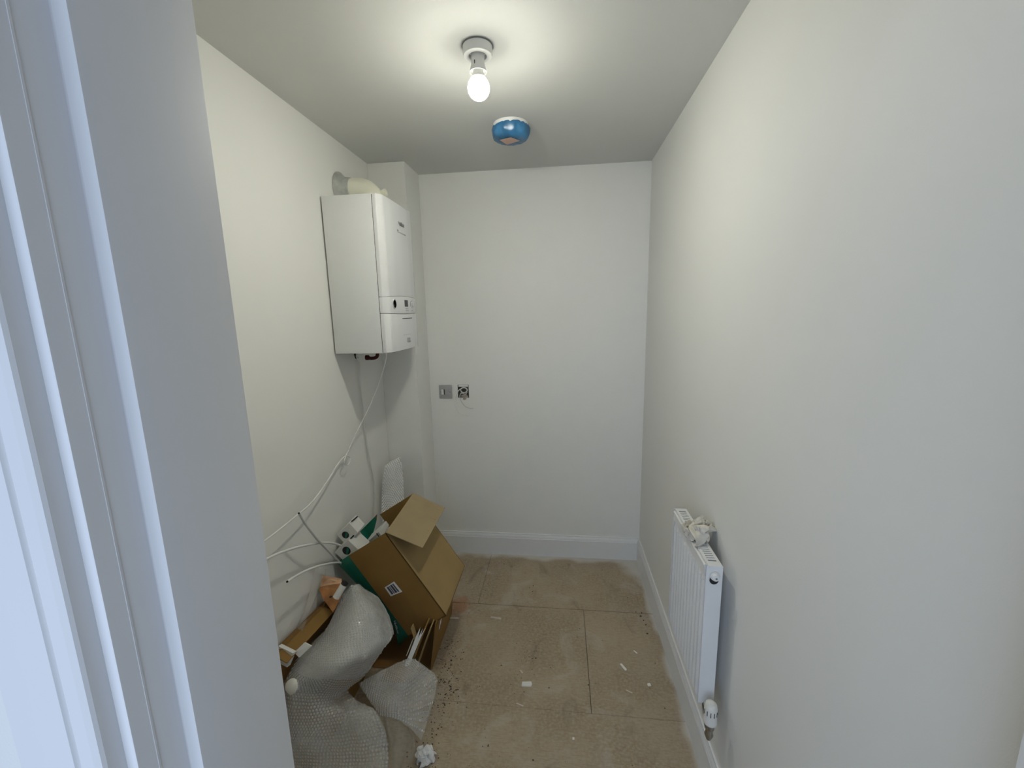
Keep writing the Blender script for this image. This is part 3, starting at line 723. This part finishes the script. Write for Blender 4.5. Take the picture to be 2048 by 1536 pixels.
b_.box((hx0+.0003, Y0, hz0+.0005), (hx0+.0003+t_, Y1, hz1-.0005)); b_.box((hx1-.0003-t_, Y0, hz0+.0005), (hx1-.0003, Y1, hz1-.0005))
b_.box((hx0+.0005, Y0, hz0+.0003), (hx1-.0005, Y1, hz0+.0003+t_)); b_.box((hx0+.0005, Y0, hz1-.0003-t_), (hx1-.0005, Y1, hz1-.0003))
b_.build('metal_box', 'galv', bb)
MB().box((hx0+.004, Y0-.0006, hz1-.013), (hx1-.004, Y0+.0012, hz1-.002)).build('plaster_lip', 'wall', bb)
def ring(c, r, r2, n=22, turns=1.0, a0=0.0):
    return [(c[0]+r*math.cos(a0+2*math.pi*turns*i/n), c[1]-.004*i/n, c[2]+r2*math.sin(a0+2*math.pi*turns*i/n)) for i in range(n+1)]
MB().tube(ring((-.606, YB+.004, 1.115), .021, .016, 28, 1.25, .8), .0034, 8).build('coiled_wire', 'cable', bb, smooth=True)
MB().tube(spline([(-.603, YB+.018, 1.127), (-.618, YB-.004, 1.128), (-.638, YB-.022, 1.112), (-.650, YB-.036, 1.074), (-.650, YB-.046, 1.034), (-.636, YB-.050, .992), (-.610, YB-.046, .970), (-.585, YB-.040, .962), (-.572, YB-.038, .960)], 6), .0027, 8).build('loose_wire', 'cable', bb, smooth=True)
MB().tube(spline([(-.625, YB+.018, 1.10), (-.633, YB-.004, 1.078), (-.620, YB-.020, 1.047), (-.597, YB-.028, 1.019), (-.568, YB-.026, 1.004), (-.545, YB-.024, 1.002)], 6), .0025, 8).build('loose_wire', 'cable_grey', bb, smooth=True)
MB().tube(spline([(-.590, YB+.022, 1.098), (-.600, YB+.010, 1.088), (-.618, YB+.006, 1.094), (-.630, YB+.016, 1.088)], 6), .003, 8).build('coiled_wire', 'cable_grey', bb, smooth=True)
crumple('mortar_lump', (-.606, YB+.006, 1.074), .020, 'grime', 3, (1.1, .5, .6), 3, bb)
crumple('mortar_lump', (-.602, YB-.003, 1.060), .010, 'grime', 5, (1.2, .5, .5), 3, bb)

# ================================================================== radiator on the right wall
RY0, RY1, RX0, RX1, RZ0, RZ1 = 1.164, 1.527, .4208, .4705, .390, .857
ra = thing('radiator', ((RX0+RX1)/2, (RY0+RY1)/2, RZ0), 'small white ribbed panel radiator on the right wall', 'radiator')
# ribbed front panel
n_r = 11; pv = []; pitch = (RY1-RY0-.03)/n_r
ys = []; k_per = 8
for i in range(n_r*k_per+1):
    y = RY0+.015+(RY1-RY0-.03)*i/(n_r*k_per); c = (math.cos(2*math.pi*i/k_per)+1)/2
    ys.append((y, RX0+.0005+.0085*c**1.3))
def ribz(mb, z0, z1, amp0, amp1):
    vs, fs = [], []
    for y, x in ys: vs += [(RX0+.0095+(x-RX0-.0095)*amp0, y, z0), (RX0+.0095+(x-RX0-.0095)*amp1, y, z1)]
    for i in range(len(ys)-1): fs.append((2*i, 2*i+2, 2*i+3, 2*i+1))
    mb.add(vs, fs)
fp = MB()
ribz(fp, RZ0+.001, RZ0+.012, .7, 1); ribz(fp, RZ0+.012, RZ1-.060, 1, 1); ribz(fp, RZ1-.060, RZ1-.040, 1, .15)
fp.box((RX0+.0092, RY0+.0125, RZ0), (RX0+.0115, RY1-.0125, RZ1-.004))
fp.box((RX0+.0025, RY0+.0125, RZ1-.040), (RX0+.009, RY1-.0125, RZ1-.006))
fp.build('front_panel', 'rad', ra, smooth=40)
MB().tube([(RX0+.0045, RY0+.013, RZ1-.008), (RX0+.0045, RY1-.013, RZ1-.008)], .0048, 10).build('panel_edge', 'rad', ra, smooth=60)
MB().box((RX1-.010, RY0+.0125, RZ0+.004), (RX1-.004, RY1-.0125, RZ1-.006)).build('rear_panel', 'rad', ra)
MB().box((RX0+.0125, RY0+.006, RZ0+.06), (RX1-.0105, RY1-.006, RZ1-.03)).build('convector_core', 'dark', ra)
for y0, y1, nm in ((RY0, RY0+.0025, 'side_cover'), (RY1-.0025, RY1, 'side_cover')):
    MB().box((RX0+.003, y0, RZ0), (RX1, y1, RZ1)).build(nm, 'rad', ra, bevel=.001)
gr = MB()
gx0, gx1, sx0, sx1 = RX0+.0085, RX1-.001, RX0+.0165, RX1-.009
gr.box((gx0, RY0+.0026, RZ1-.006), (sx0, RY1-.0026, RZ1)); gr.box((sx1, RY0+.0026, RZ1-.006), (gx1, RY1-.0026, RZ1))
nb, ya, yb_ = 27, RY0+.026, RY1-.022
gr.box((sx0, RY0+.0026, RZ1-.006), (sx1, ya, RZ1)); gr.box((sx0, yb_, RZ1-.006), (sx1, RY1-.0026, RZ1))
st = (yb_-ya)/nb
for i in range(1, nb):
    gr.box((sx0, ya+i*st-.0036, RZ1-.005), (sx1, ya+i*st+.0036, RZ1))
gr.build('top_grille', 'rad', ra)
# blanking plug with its cut-out
py, pz, px_ = RY0, .826, .4475
pl = MB().lathe([(.0135, -.004), (.0135, .0012)], (px_-.001, py, pz-.010), (0, -1, 0), 24).build('plug_recess', 'chrome', ra)
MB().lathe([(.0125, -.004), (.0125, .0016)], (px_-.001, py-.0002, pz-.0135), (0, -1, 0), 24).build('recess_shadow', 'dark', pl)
MB().lathe([(.0130, 0), (.0130, .004), (.0105, .0055), (.0100, .012), (.0080, .013)], (px_, py-.001, pz+.001), (0, -1, 0), 24).build('blanking_plug', 'plastic', pl, smooth=40)
MB().lathe([(.0030, 0), (.0030, .0006)], (px_+.001, py-.0138, pz), (0, -1, 0), 12).build('bleed_hole', 'grey', pl)
# thermostatic valve at the near foot
vx, vy = .4455, 1.118
vz = .372
tv = MB().lathe([(.0150, vz), (.0190, vz+.002), (.0198, vz+.014), (.0180, vz+.018), (.0188, vz+.030), (.0188, vz+.052), (.0165, vz+.064), (.0120, vz+.069), (.004, vz+.0705)], (vx, vy, 0), (0, 0, 1), 36).build('valve_head', 'trv', ra, smooth=40)
for k in range(12):
    a = 2*math.pi*k/12 + .2
    c = Vector((vx + .0183*math.cos(a), vy + .0183*math.sin(a), vz+.043))
    d = Vector((math.cos(a), math.sin(a), 0)); t = Vector((-math.sin(a), math.cos(a), 0)) * .0010
    u = Vector((0, 0, .008))
    MB().hexa([c-t-u-d*.001, c+t-u-d*.001, c+t+u-d*.001, c-t+u-d*.001], [c-t-u+d*.0012, c+t-u+d*.0012, c+t+u+d*.0012, c-t+u+d*.0012]).build('vent_slot', 'black', tv)
vb = MB().lathe([(.0100, vz-.050), (.0125, vz-.042), (.0105, vz-.036), (.0100, vz-.022), (.0135, vz-.018), (.0150, vz-.006), (.0142, vz+.002)], (vx-.001, vy, 0), (0, 0, 1), 28).build('valve_body', 'nickel', ra, smooth=40)
MB().tube([(vx, vy, vz-.024), (vx, vy+.030, vz-.014), (vx, RY0+.014, RZ0+.014)], .0085, 18).build('valve_tail', 'nickel', vb, smooth=40)
MB().tube(spline([(vx-.001, vy, vz-.046), (vx-.001, vy+.001, vz-.054), (vx+.002, vy+.008, vz-.062), (vx+.008, vy+.030, vz-.066), (vx+.035, vy+.075, vz-.066), (XR-.0005, vy+.110, vz-.066)], 5), .0078, 16).build('feed_pipe', 'nickel', vb, smooth=True)
for yy in (RY0+.14, RY1-.08):
    MB().box((RX1-.006, yy-.010, RZ0+.10), (XR-.0004, yy+.010, RZ0+.16)).build('wall_bracket', 'grey', ra)

rg = rag_ball('rag', (.448, 1.325, .874), (.058, .068, .062), 'cloth', 17, freq=2.3, n=84, zmin=.8575)
tag(rg, 'crumpled cream rag lying on the radiator top', 'rag')

# ================================================================== the pile of packaging
TH = .004
A, B, C = (Vector(p) for p in BOX_A)
e1 = (B-A).normalized(); e2 = (C-B); e2 = (e2 - e1*e2.dot(e1)); L2 = e2.length; e2.normalize()
A0 = A.copy(); A = A.lerp(B, .19)
Dp = A + e2*L2; C = B + e2*L2
dY = Vector((.018, .302, .044)); ey = Vector((0, 1, 0))
cb = thing('cardboard_carton', (Dp.x, 1.75, Dp.z), 'large brown cardboard carton tipped on its side with one flap open and green printing', 'carton')
npn = MB().panel([A, B, C, Dp], dY.normalized()*TH).build('near_panel', 'card', cb, bevel=.0008, seg=1)
MB().panel([B, B+dY, C+dY, C], -e1*TH).build('side_panel', 'card_l', cb, bevel=.0008, seg=1)
MB().panel([A+dY, B+dY, C+dY, Dp+dY], -ey*TH).build('far_panel', 'card', cb)
MB().panel([Dp, C, C+dY, Dp+dY], -e2*TH).build('base_panel', 'card_d', cb)
# green printed panel bowed outwards past the near edge
gs = [Vector(p) for p in GREEN_STRIP]
gl = spline(gs, 5); n = len(gl)
e0 = [A + (Dp-A)*min(1, i/(n-1)) + ey*.0045 for i in range(n)]
far = [p + dY*.86 for p in gl]
for q in gl + far: q.x = max(q.x, -1.020)
vs = e0 + gl + far; fs = []
for r in range(2):
    for i in range(n-1): fs.append((r*n+i, r*n+i+1, (r+1)*n+i+1, (r+1)*n+i))
gp = MB().add(vs, fs).build('printed_panel', 'green', cb, smooth=60)
sm = gp.modifiers.new('board', 'SOLIDIFY'); sm.thickness = .003; sm.offset = -1
gp['label'] = 'green printed side of the carton'
ti = int(n*.80)
gd = (gl[min(ti+2, n-1)] - gl[ti-2]).normalized(); gw = (e0[ti] - gl[ti]).normalized()
gnn = gd.cross(gw).normalized(); gnn = gnn if gnn.y < 0 else -gnn
text('print', 'Vaillant', .024, gl[ti].lerp(e0[ti], .58) + gnn*.0035, gd, -gd.cross(gnn), 'paper', gp)
# open flap folded out over the side
F0, F1 = (Vector(p) for p in BOX_FLAP)
B2 = B + dY
fl_pts = [B + e1*.001, B2 + e1*.001, Vector((F1.x+.004, B2.y-.012, F1.z+.004)), Vector((F0.x, B.y+.001, F0.z))]
fn = (fl_pts[1]-fl_pts[0]).cross(fl_pts[3]-fl_pts[0]).normalized()
if fn.z < 0: fn = -fn
fpo = MB().panel(fl_pts, fn*TH).build('open_flap', 'card_in', cb, bevel=.0008, seg=1)
cmid = (fl_pts[0]+fl_pts[3])*.5 + fn*(TH+.0001)
for k, sgn in ((.34, 1), (.62, 1), (.86, 1)):
    p0 = fl_pts[0].lerp(fl_pts[1], k) ; p1 = fl_pts[3].lerp(fl_pts[2], k + .02)
    a0, a1 = p0.lerp(p1, .05) + fn*(TH*.98), p0.lerp(p1, .93) + fn*(TH*.98)
    mid = a0.lerp(a1, .5) + Vector((0, .006, 0))
    MB().tube(spline([a0, mid, a1], 6), .0011, 6).build('crease', 'card_in', fpo, smooth=True)
# torn green flap at the far end of the opening
tri = [Vector(p) for p in GREEN_TRI]
MB().panel(tri, ey*.003).build('torn_flap', 'green', cb)
tp = tri[1]; MB().panel([tp + Vector((-.012, -.001, -.0115)), tp + Vector((0, -.001, .001)), tp + Vector((-.004, -.001, -.026))], -ey*.0008).build('torn_edge', 'card', cb)
# sticker with bars
stc = [Vector(p) for p in STICKER]
yS = 1.5990
stc = [Vector((p.x, yS, p.z)) for p in stc]
sk_ = MB().panel(stc, -ey*.0007).build('barcode_sticker', 'paper', npn)
bars = MB()
def bil(u, v): return stc[0].lerp(stc[1], u).lerp(stc[3].lerp(stc[2], u), v)
u = .15
for w, gap in ((.16, .05), (.08, .05), (.17, .05), (.12, .05)):
    if u + w > .88: break
    bars.panel([bil(u, .10) - ey*.0007, bil(u+w, .10) - ey*.0007, bil(u+w, .88) - ey*.0007, bil(u, .88) - ey*.0007], -ey*.0003); u += w + gap
bars.build('barcode', 'ink', sk_)

# small white cartons standing in the mouth of the big one
def insert(pts, dep, hole_c, hr, label, hy):
    q = [Vector(p) for p in pts[:4]]
    t = thing('white_box', (sum(p.x for p in q)/4, q[0].y+dep/2, min(p.z for p in q)), label, 'box', 'small white boxes in the carton mouth')
    dn = e2*.05
    q2 = [q[0], q[1], q[2] + dn*.3, q[3] + dn*.3]
    MB().panel(q2, (0, dep, .004)).build('box_body', 'white_card', t, bevel=.001, seg=1)
    hc = Vector(hole_c)
    MB().lathe([(hr, 0), (hr, .0008)], (hc.x, q[0].y - .0002, hc.z), (0, -1, 0), 28).build('round_window', 'black', t)
    MB().panel([Vector((hc.x-hr*.2, q[0].y-.0012, hc.z-hr*.75)), Vector((hc.x+hr*.15, q[0].y-.0012, hc.z-hr*.9)), Vector((hc.x+hr*.75, q[0].y-.0012, hc.z+hr*.5)), Vector((hc.x+hr*.2, q[0].y-.0012, hc.z+hr*.9))], (0, -.0004, 0)).build('window_glint', 'green', t)
    # tuck slot along the top edge
    a, b = q[1] + Vector((.004, .012, .0015)), q[1] + Vector((.014, dep*.75, .0065))
    MB().panel([a, a + Vector((.004, 0, -.003)), b + Vector((.004, 0, -.003)), b], (0, 0, .0016)).build('tuck_slot', 'dark', t)
    return t
insert(INS1, .085, INS1[4], .0195, 'small white box with a dark round window at the carton mouth', 0)
insert(INS2, .07, INS2[4], .017, 'white box tucked behind the one with the round window', 0)
ty = [Vector(p) for p in TRAY]
tr = thing('white_tray', (ty[0].x, ty[0].y, min(p.z for p in ty)), 'thin white card tray beside the torn green flap', 'tray')
MB().panel([p for p in ty], (0, .09, .01)).build('tray_body', 'white_card', tr, bevel=.001)
MB().panel([ty[1] + Vector((-.012, -.0008, -.008)), ty[1] + Vector((-.009, -.0008, -.005)), ty[2] + Vector((-.009, -.0008, -.005)), ty[2] + Vector((-.012, -.0008, -.008))], (0, -.0006, 0)).build('fold_line', 'dark', tr)

# crushed open carton underneath, its near side folded down
x2 = -.582
ob = thing('open_carton', (-.76, 1.75, 0), 'crushed brown open carton underneath the large tipped carton', 'carton')
MB().hexa([(x2-TH, 1.58, .001), (x2, 1.58, .001), (x2, 1.95, .001), (x2-TH, 1.95, .001)], [(-.5436-TH, 1.575, .255), (-.5436, 1.575, .255), (-.556, 1.95, .255), (-.556-TH, 1.95, .255)]).build('side_panel', 'card', ob)
MB().box((-.86, 1.946, .001), (x2-.002, 1.95, .20)).build('far_panel', 'card_d', ob)  # inner panels get a darker board colour standing in for the shade inside
MB().box((-.86, 1.58, .001), (-.856, 1.945, .20)).build('left_panel', 'card_d', ob)
MB().box((-.855, 1.58, .001), (x2-TH-.001, 1.945, .005)).build('base_panel', 'card_d', ob)
MB().panel([(-.79, 1.578, .002), (x2-.03, 1.578, .002), (x2-.05, 1.47, .045), (-.77, 1.47, .045)], (0, 0, .004)).build('near_flap', 'card', ob)
# two glints of packing tape on the side, painted on as white strips
for z0 in (.205, .212):
    MB().panel([(-.5405, 1.60 + (z0-.205)*3, z0), (-.5400, 1.612 + (z0-.205)*3, z0), (-.5365, 1.62 + (z0-.205)*3, z0+.034), (-.5370, 1.614 + (z0-.205)*3, z0+.034)], (.0008, 0, 0)).build('tape_glint', 'paper', ob)

def slab(name, p_top, p_bot, w, m, th=.0035, label=None, cat=None, group=None):
    """a board standing on edge: long axis p_bot-p_top, width going back along y"""
    a, b = Vector(p_top), Vector(p_bot); dv = (a-b).normalized(); n_ = Vector((dv.z, 0, -dv.x)).normalized()
    o = MB().panel([a, b, b + Vector((0, w, 0)), a + Vector((0, w, 0))], n_*th).build(name, m, None, bevel=.0006, seg=1)
    return tag(o, label, cat, group)
S = [Vector(p) for p in SHEETS]
slab('card_sheet', S[0], S[1] - (S[0]-S[1])*.35, .10, 'card_l', .0055, 'pale card sheet leaning in the open carton, nearest its side wall', 'card', 'card sheets in the open carton')
slab('card_sheet', S[2] + Vector((-.010, 0, -.005)), S[3] + Vector((-.006, 0, 0)) - (S[2]-S[3])*.3, .09, 'card', .006, 'brown card sheet just behind the torn white strip', 'card', 'card sheets in the open carton')
slab('card_sheet', S[4], S[5], .03, 'card_l', .0025, 'thin card sliver leaning left of the torn white strip', 'card', 'card sheets in the open carton')
slab('card_sheet', S[6], S[7], .05, 'white_card', .0025, 'narrow off-white card edge beside the bubble wrap flap', 'card', 'card sheets in the open carton')
# torn white strip with three prongs
s0, s1, s2, s3 = (Vector(p) for p in STRIP)
ax = (s0-s2).normalized(); wd = (s1-s0)
def sp(u, v): return s2.lerp(s3, u).lerp(s0.lerp(s1, u), v)
pts = [sp(0, -.15), sp(1, -.15), sp(1.0, .74), sp(1.12, 1.03), sp(.80, .80), sp(.64, 1.02), sp(.52, .70), sp(.16, 1.04), sp(0, .72)]
tag(MB().panel(pts, ey*.002).build('torn_strip', 'white_card', None), 'torn white plastic strip with three prongs standing in the open carton', 'strip')

# open-topped carton against the left wall
R3 = [Vector(p) for p in BOX3_RIM]
lc = thing('narrow_carton', (-.90, 1.35, 0), 'narrow brown open-topped carton standing against the left wall', 'carton')
xw = -1.0145
MB().hexa([(xw, 1.12, .001), (xw+TH, 1.12, .001), (xw+TH, 1.53, .001), (xw, 1.53, .001)], [(xw, 1.12, R3[0].z+.015), (xw+TH, 1.12, R3[0].z+.015), (xw+TH, 1.53, R3[1].z-.003), (xw, 1.53, R3[1].z-.003)]).build('wall_panel', 'card_d', lc)
MB().panel([R3[2] + Vector((0, -.05, .007)), R3[3] + Vector((0, .06, -.008)), R3[4] + Vector((0, .06, -.008)), R3[5] + Vector((0, -.05, .007))], (-.001, 0, -.004)).build('inner_flap', 'card', lc, bevel=.0006, seg=1)
MB().panel([R3[0] + Vector((.004, -.06, .006)), R3[1] + Vector((.004, .02, -.004)), R3[3] + Vector((0, .06, -.006)), R3[2] + Vector((0, -.06, .009))], (0, 0, -.003)).build('rim_fold', 'card_d', lc)
MB().box((xw+TH, 1.526, .001), (-.87, 1.53, .365)).build('far_panel', 'card_d', lc)
MB().box((-.874, 1.25, .001), (-.87, 1.525, .24)).build('side_panel', 'card', lc)
MB().box((xw+TH, 1.245, .001), (-.87, 1.249, .20)).build('near_panel', 'card', lc)
MB().box((xw+TH, 1.25, .001), (-.875, 1.525, .005)).build('base_panel', 'card_d', lc)

q = [Vector(p) for p in BOX3_SMALL]
sb = thing('white_box', (q[2].x, q[0].y, q[2].z), 'small white box with a grey round emblem in the narrow carton by the door frame', 'box')
q = [p + Vector((0, 0, -.004)) for p in q]
MB().panel(q, (.002, .016, -.004)).build('box_body', 'white_card', sb, bevel=.0015)
ec = (q[0]+q[1]+q[2]+q[3])*.25
MB().lathe([(.0145, 0), (.0145, .0006)], ec + Vector((-.006, -.0002, 0)), (0, -1, 0), 24).build('emblem', 'lgrey', sb)
q = [Vector(p) for p in BOX3_CARD]
tag(MB().panel(q, (.002, .004, -.002)).build('folded_card', 'white_card', None), 'folded white card sticking out between narrow carton and bubble wrap', 'card')

# orange moulded bracket with a white tube
O = [Vector(p) for p in ORANGE]
orr = thing('orange_bracket', (-.95, 1.48, O[6].z), 'orange-brown moulded bracket leaning on the left wall beside the big carton', 'bracket')
MB().panel([O[0], O[1], O[2], O[3]], (0, .002, -.006)).build('top_ledge', 'orange_l', orr, bevel=.0015)
MB().panel([O[3] + Vector((0, .001, -.001)), O[2] + Vector((0, .001, -.001)), O[5], O[6], O[7], O[4]], (0, .007, 0)).build('face_plate', 'orange', orr, bevel=.002)
rc = Vector(ORANGE_TUBE[2]); up_ = (O[1]-O[0]).cross(O[3]-O[0]).normalized()
up_ = up_ if up_.z > 0 else -up_
MB().lathe([(.0085, 0), (.0085, .003), (.0062, .003), (.0060, .0015), (.0035, .0015), (.0033, .0042)], rc - up_*.0012, up_, 22).build('ring_boss', 'orange_l', orr, smooth=40)
fc = O[7].lerp(O[5], .35)
MB().box((fc.x-.004, fc.y-.009, fc.z-.001), (fc.x+.004, fc.y+.001, fc.z+.002)).build('slot', 'black', orr)
t0_, t1_ = Vector(ORANGE_TUBE[0]), Vector(ORANGE_TUBE[1])
tb = thing('white_tube', tuple(t1_), 'short white plastic tube with a black end lying on the orange bracket', 'tube')
MB().tube([t1_ + Vector((0, -.016, 0)), t0_ + Vector((0, -.016, 0))], .0135, 24).build('tube_wall', 'plastic', tb, smooth=50)
dd = (t0_-t1_).normalized()
MB().tube([t0_ + Vector((0, -.016, 0)), t0_ + dd*.009 + Vector((0, -.016, 0))], .0142, 24).build('end_cap', 'black', tb, smooth=50)

# sheets of plastic
wb_ = sheet('bubble_wrap', WRAP_BIG, 'wrap', 16, 12, .0045, 10, .003, 1, fold_a=.012, fold_f=17, bub=.0112)
lay = [[(x*.985-.012, y+.022, z-.014) for x, y, z in r] for r in WRAP_BIG[:5]]
sheet('inner_fold', lay, 'wrap_in', 12, 12, .004, 10, .003, 6, parent=wb_)
lay = [[(x*.97-.024, y+.040, z-.026) for x, y, z in r] for r in WRAP_BIG[:4]]
sheet('inner_fold', lay, 'wrap_in', 12, 12, .004, 8, .003, 7, parent=wb_)
tag(wb_, 'largest sheet of bubble wrap spilling over the cartons to the floor', 'bubble wrap')
tag(sheet('bubble_wrap', WRAP_FLAP, 'wrap', 14, 14, .003, 11, .003, 2, fold_a=.004, fold_f=20, bub=.0105, bub_h=.55), 'square bubble wrap flap draped in front of the open carton', 'bubble wrap')
tag(sheet('bubble_wrap', WRAP_TALL, 'wrap_t', 12, 10, .004, 16, .006, 3, bub=.0115, bub_h=.35), 'tall narrow piece of bubble wrap standing in the back-left corner', 'bubble wrap')
tag(sheet('plastic_bag', FILM_BAG, 'film', 14, 10, .005, 16, .0012, 4, fold_a=.012, fold_f=40), 'thin clear plastic bag on the floor below the bubble wrap flap', 'bag')
tag(sheet('plastic_film', FILM_WALL, 'film', 8, 8, .003, 20, .0010, 5), 'strip of clear plastic film leaning on the left wall under the cables', 'film')

f0 = FOAM[0]
tag(MB().lathe([(.002, .022), (.012, .0205), (.0185, .015), (.0215, .006), (.0215, -.006), (.019, -.018), (.012, -.022)], f0, (-.15, -.25, 1), 26).build('foam_plug', 'foam', None, smooth=True), 'rounded white foam plug resting on the big bubble wrap by the door frame', 'plug')
tag(rag_ball('tissue', (-.485, 1.212, .016), (.046, .042, .052), 'tissue', 9, freq=2.0, n=72, zmin=.001, thick=.0006), 'crumpled white tissue on the floor in front of the plastic bag', 'tissue')

# ================================================================== bits lying on the floor
def chip(name, pts, h, m, label, group=None):
    c = MB().hexa([(x, y, .0008) for x, y in pts], [(x*.96 + sum(p[0] for p in pts)/len(pts)*.04, y*.96 + sum(p[1] for p in pts)/len(pts)*.04, h) for x, y in pts])
    return tag(c.build(name, m, None), label, 'debris', group)
def stick(name, c, ln, w, ang, h, m, label):
    ca, sa = math.cos(ang), math.sin(ang)
    pts = [(c[0]+a*ca-b*sa, c[1]+a*sa+b*ca) for a, b in ((-ln/2, -w/2), (ln/2*.8, -w/2), (ln/2, 0), (ln/2*.85, w/2), (-ln/2*.9, w/2*.8))]
    return chip(name, pts, h, m, label)
stick('plaster_chip', (-.146, 1.558), .046, .022, .06, .006, 'chip', 'largest white wedge-shaped chip in the middle of the floor')
stick('plaster_chip', (.283, 1.686), .040, .010, -1.05, .005, 'chip', 'white slanted chip on the floor before the radiator')
stick('plaster_chip', (.352, 1.778), .022, .005, -.9, .003, 'chip', 'thin white sliver on the floor nearest the right skirting under the radiator')
stick('plaster_chip', (.289, 1.563), .030, .004, -.45, .003, 'wood_bit', 'faint pale sliver on the floor between the slanted chip and the round speck')
stick('plaster_chip', (.379, 1.604), .014, .013, .3, .004, 'chip', 'small round white speck on the floor close to the right skirting')
stick('plaster_chip', (-.167, 1.46), .034, .005, -.35, .003, 'wood_bit', 'pale thin sliver on the floor just in front of the largest chip')
stick('plaster_chip', (.048, 1.341), .008, .008, 0, .004, 'chip', 'tiny white dot on the floor nearest the camera')
stick('wood_sliver', (-.340, 1.938), .062, .010, -.12, .006, 'wood_bit', 'pale wood sliver on the floor to the right of the orange dust')
stick('wood_sliver', (-.575, 1.918), .085, .008, .02, .006, 'wood_bit', 'grey sliver on the floor between orange dust and open carton')
stick('plaster_chip', (-.175, 1.62), .020, .006, -.9, .003, 'wood_bit', 'small pale flake on the floor behind the largest chip')

rnd = random.Random(12)
cm = MB()
def crumb(x, y, s):
    if x > .47 or y > 2.51 or x < -.70: return
    a = rnd.uniform(0, 6.28); k = rnd.uniform(.5, 1)
    b = [(x + s*math.cos(a+t)*rnd.uniform(.6, 1.1), y + s*k*math.sin(a+t)*rnd.uniform(.6, 1.1)) for t in (0, 1.3, 2.5, 3.9, 5.1)]
    cm.hexa([(p, q, .0005) for p, q in b], [(x+(p-x)*.6, y+(q-y)*.6, s*rnd.uniform(.6, 1.0)) for p, q in b])
for _ in range(380):                                   # trail along the pile
    t = rnd.random(); y = 1.16 + t*.62; cxx = -.475 - .06*t + rnd.gauss(0, .035)
    crumb(cxx, y, abs(rnd.gauss(.0013, .0012))+.0008)
for _ in range(60):
    crumb(rnd.gauss(-.49, .05), rnd.gauss(1.50, .05), rnd.uniform(.001, .004))
for _ in range(90):                                    # far left patch
    crumb(rnd.gauss(-.47, .06), rnd.gauss(2.15, .10), rnd.uniform(.0008, .0026))
for _ in range(70):                                    # middle patch
    crumb(rnd.gauss(-.15, .035), rnd.gauss(1.70, .06), rnd.uniform(.0008, .003))
for x, y, s in ((-.115, 1.70, .005), (-.27, 1.645, .005), (-.05, 1.55, .004), (-.155, 1.52, .004), (-.36, 2.42, .005), (-.16, 2.22, .004), (-.18, 2.20, .004), (-.16, 2.17, .004),
                (.42, 2.02, .007), (.43, 1.99, .005), (.435, 1.96, .005), (.43, 1.90, .006), (.43, 2.045, .006), (.40, 2.05, .004), (-.27, 1.285, .005), (-.29, 1.28, .003), (-.10, 1.25, .005), (.43, 1.72, .004), (.12, 1.58, .004), (.42, 1.50, .004)):
    crumb(x, y, s)
for _ in range(200):
    crumb(rnd.uniform(-.52, .46), rnd.uniform(1.18, 2.5), abs(rnd.gauss(.0009, .0008))+.0005)
tag(cm.build('floor_crumbs', 'crumb', None), 'dark crumbs and grit scattered over the chipboard floor', 'grit', None, 'stuff')

for o in bpy.data.objects:
    if '_o' in o: del o['_o']
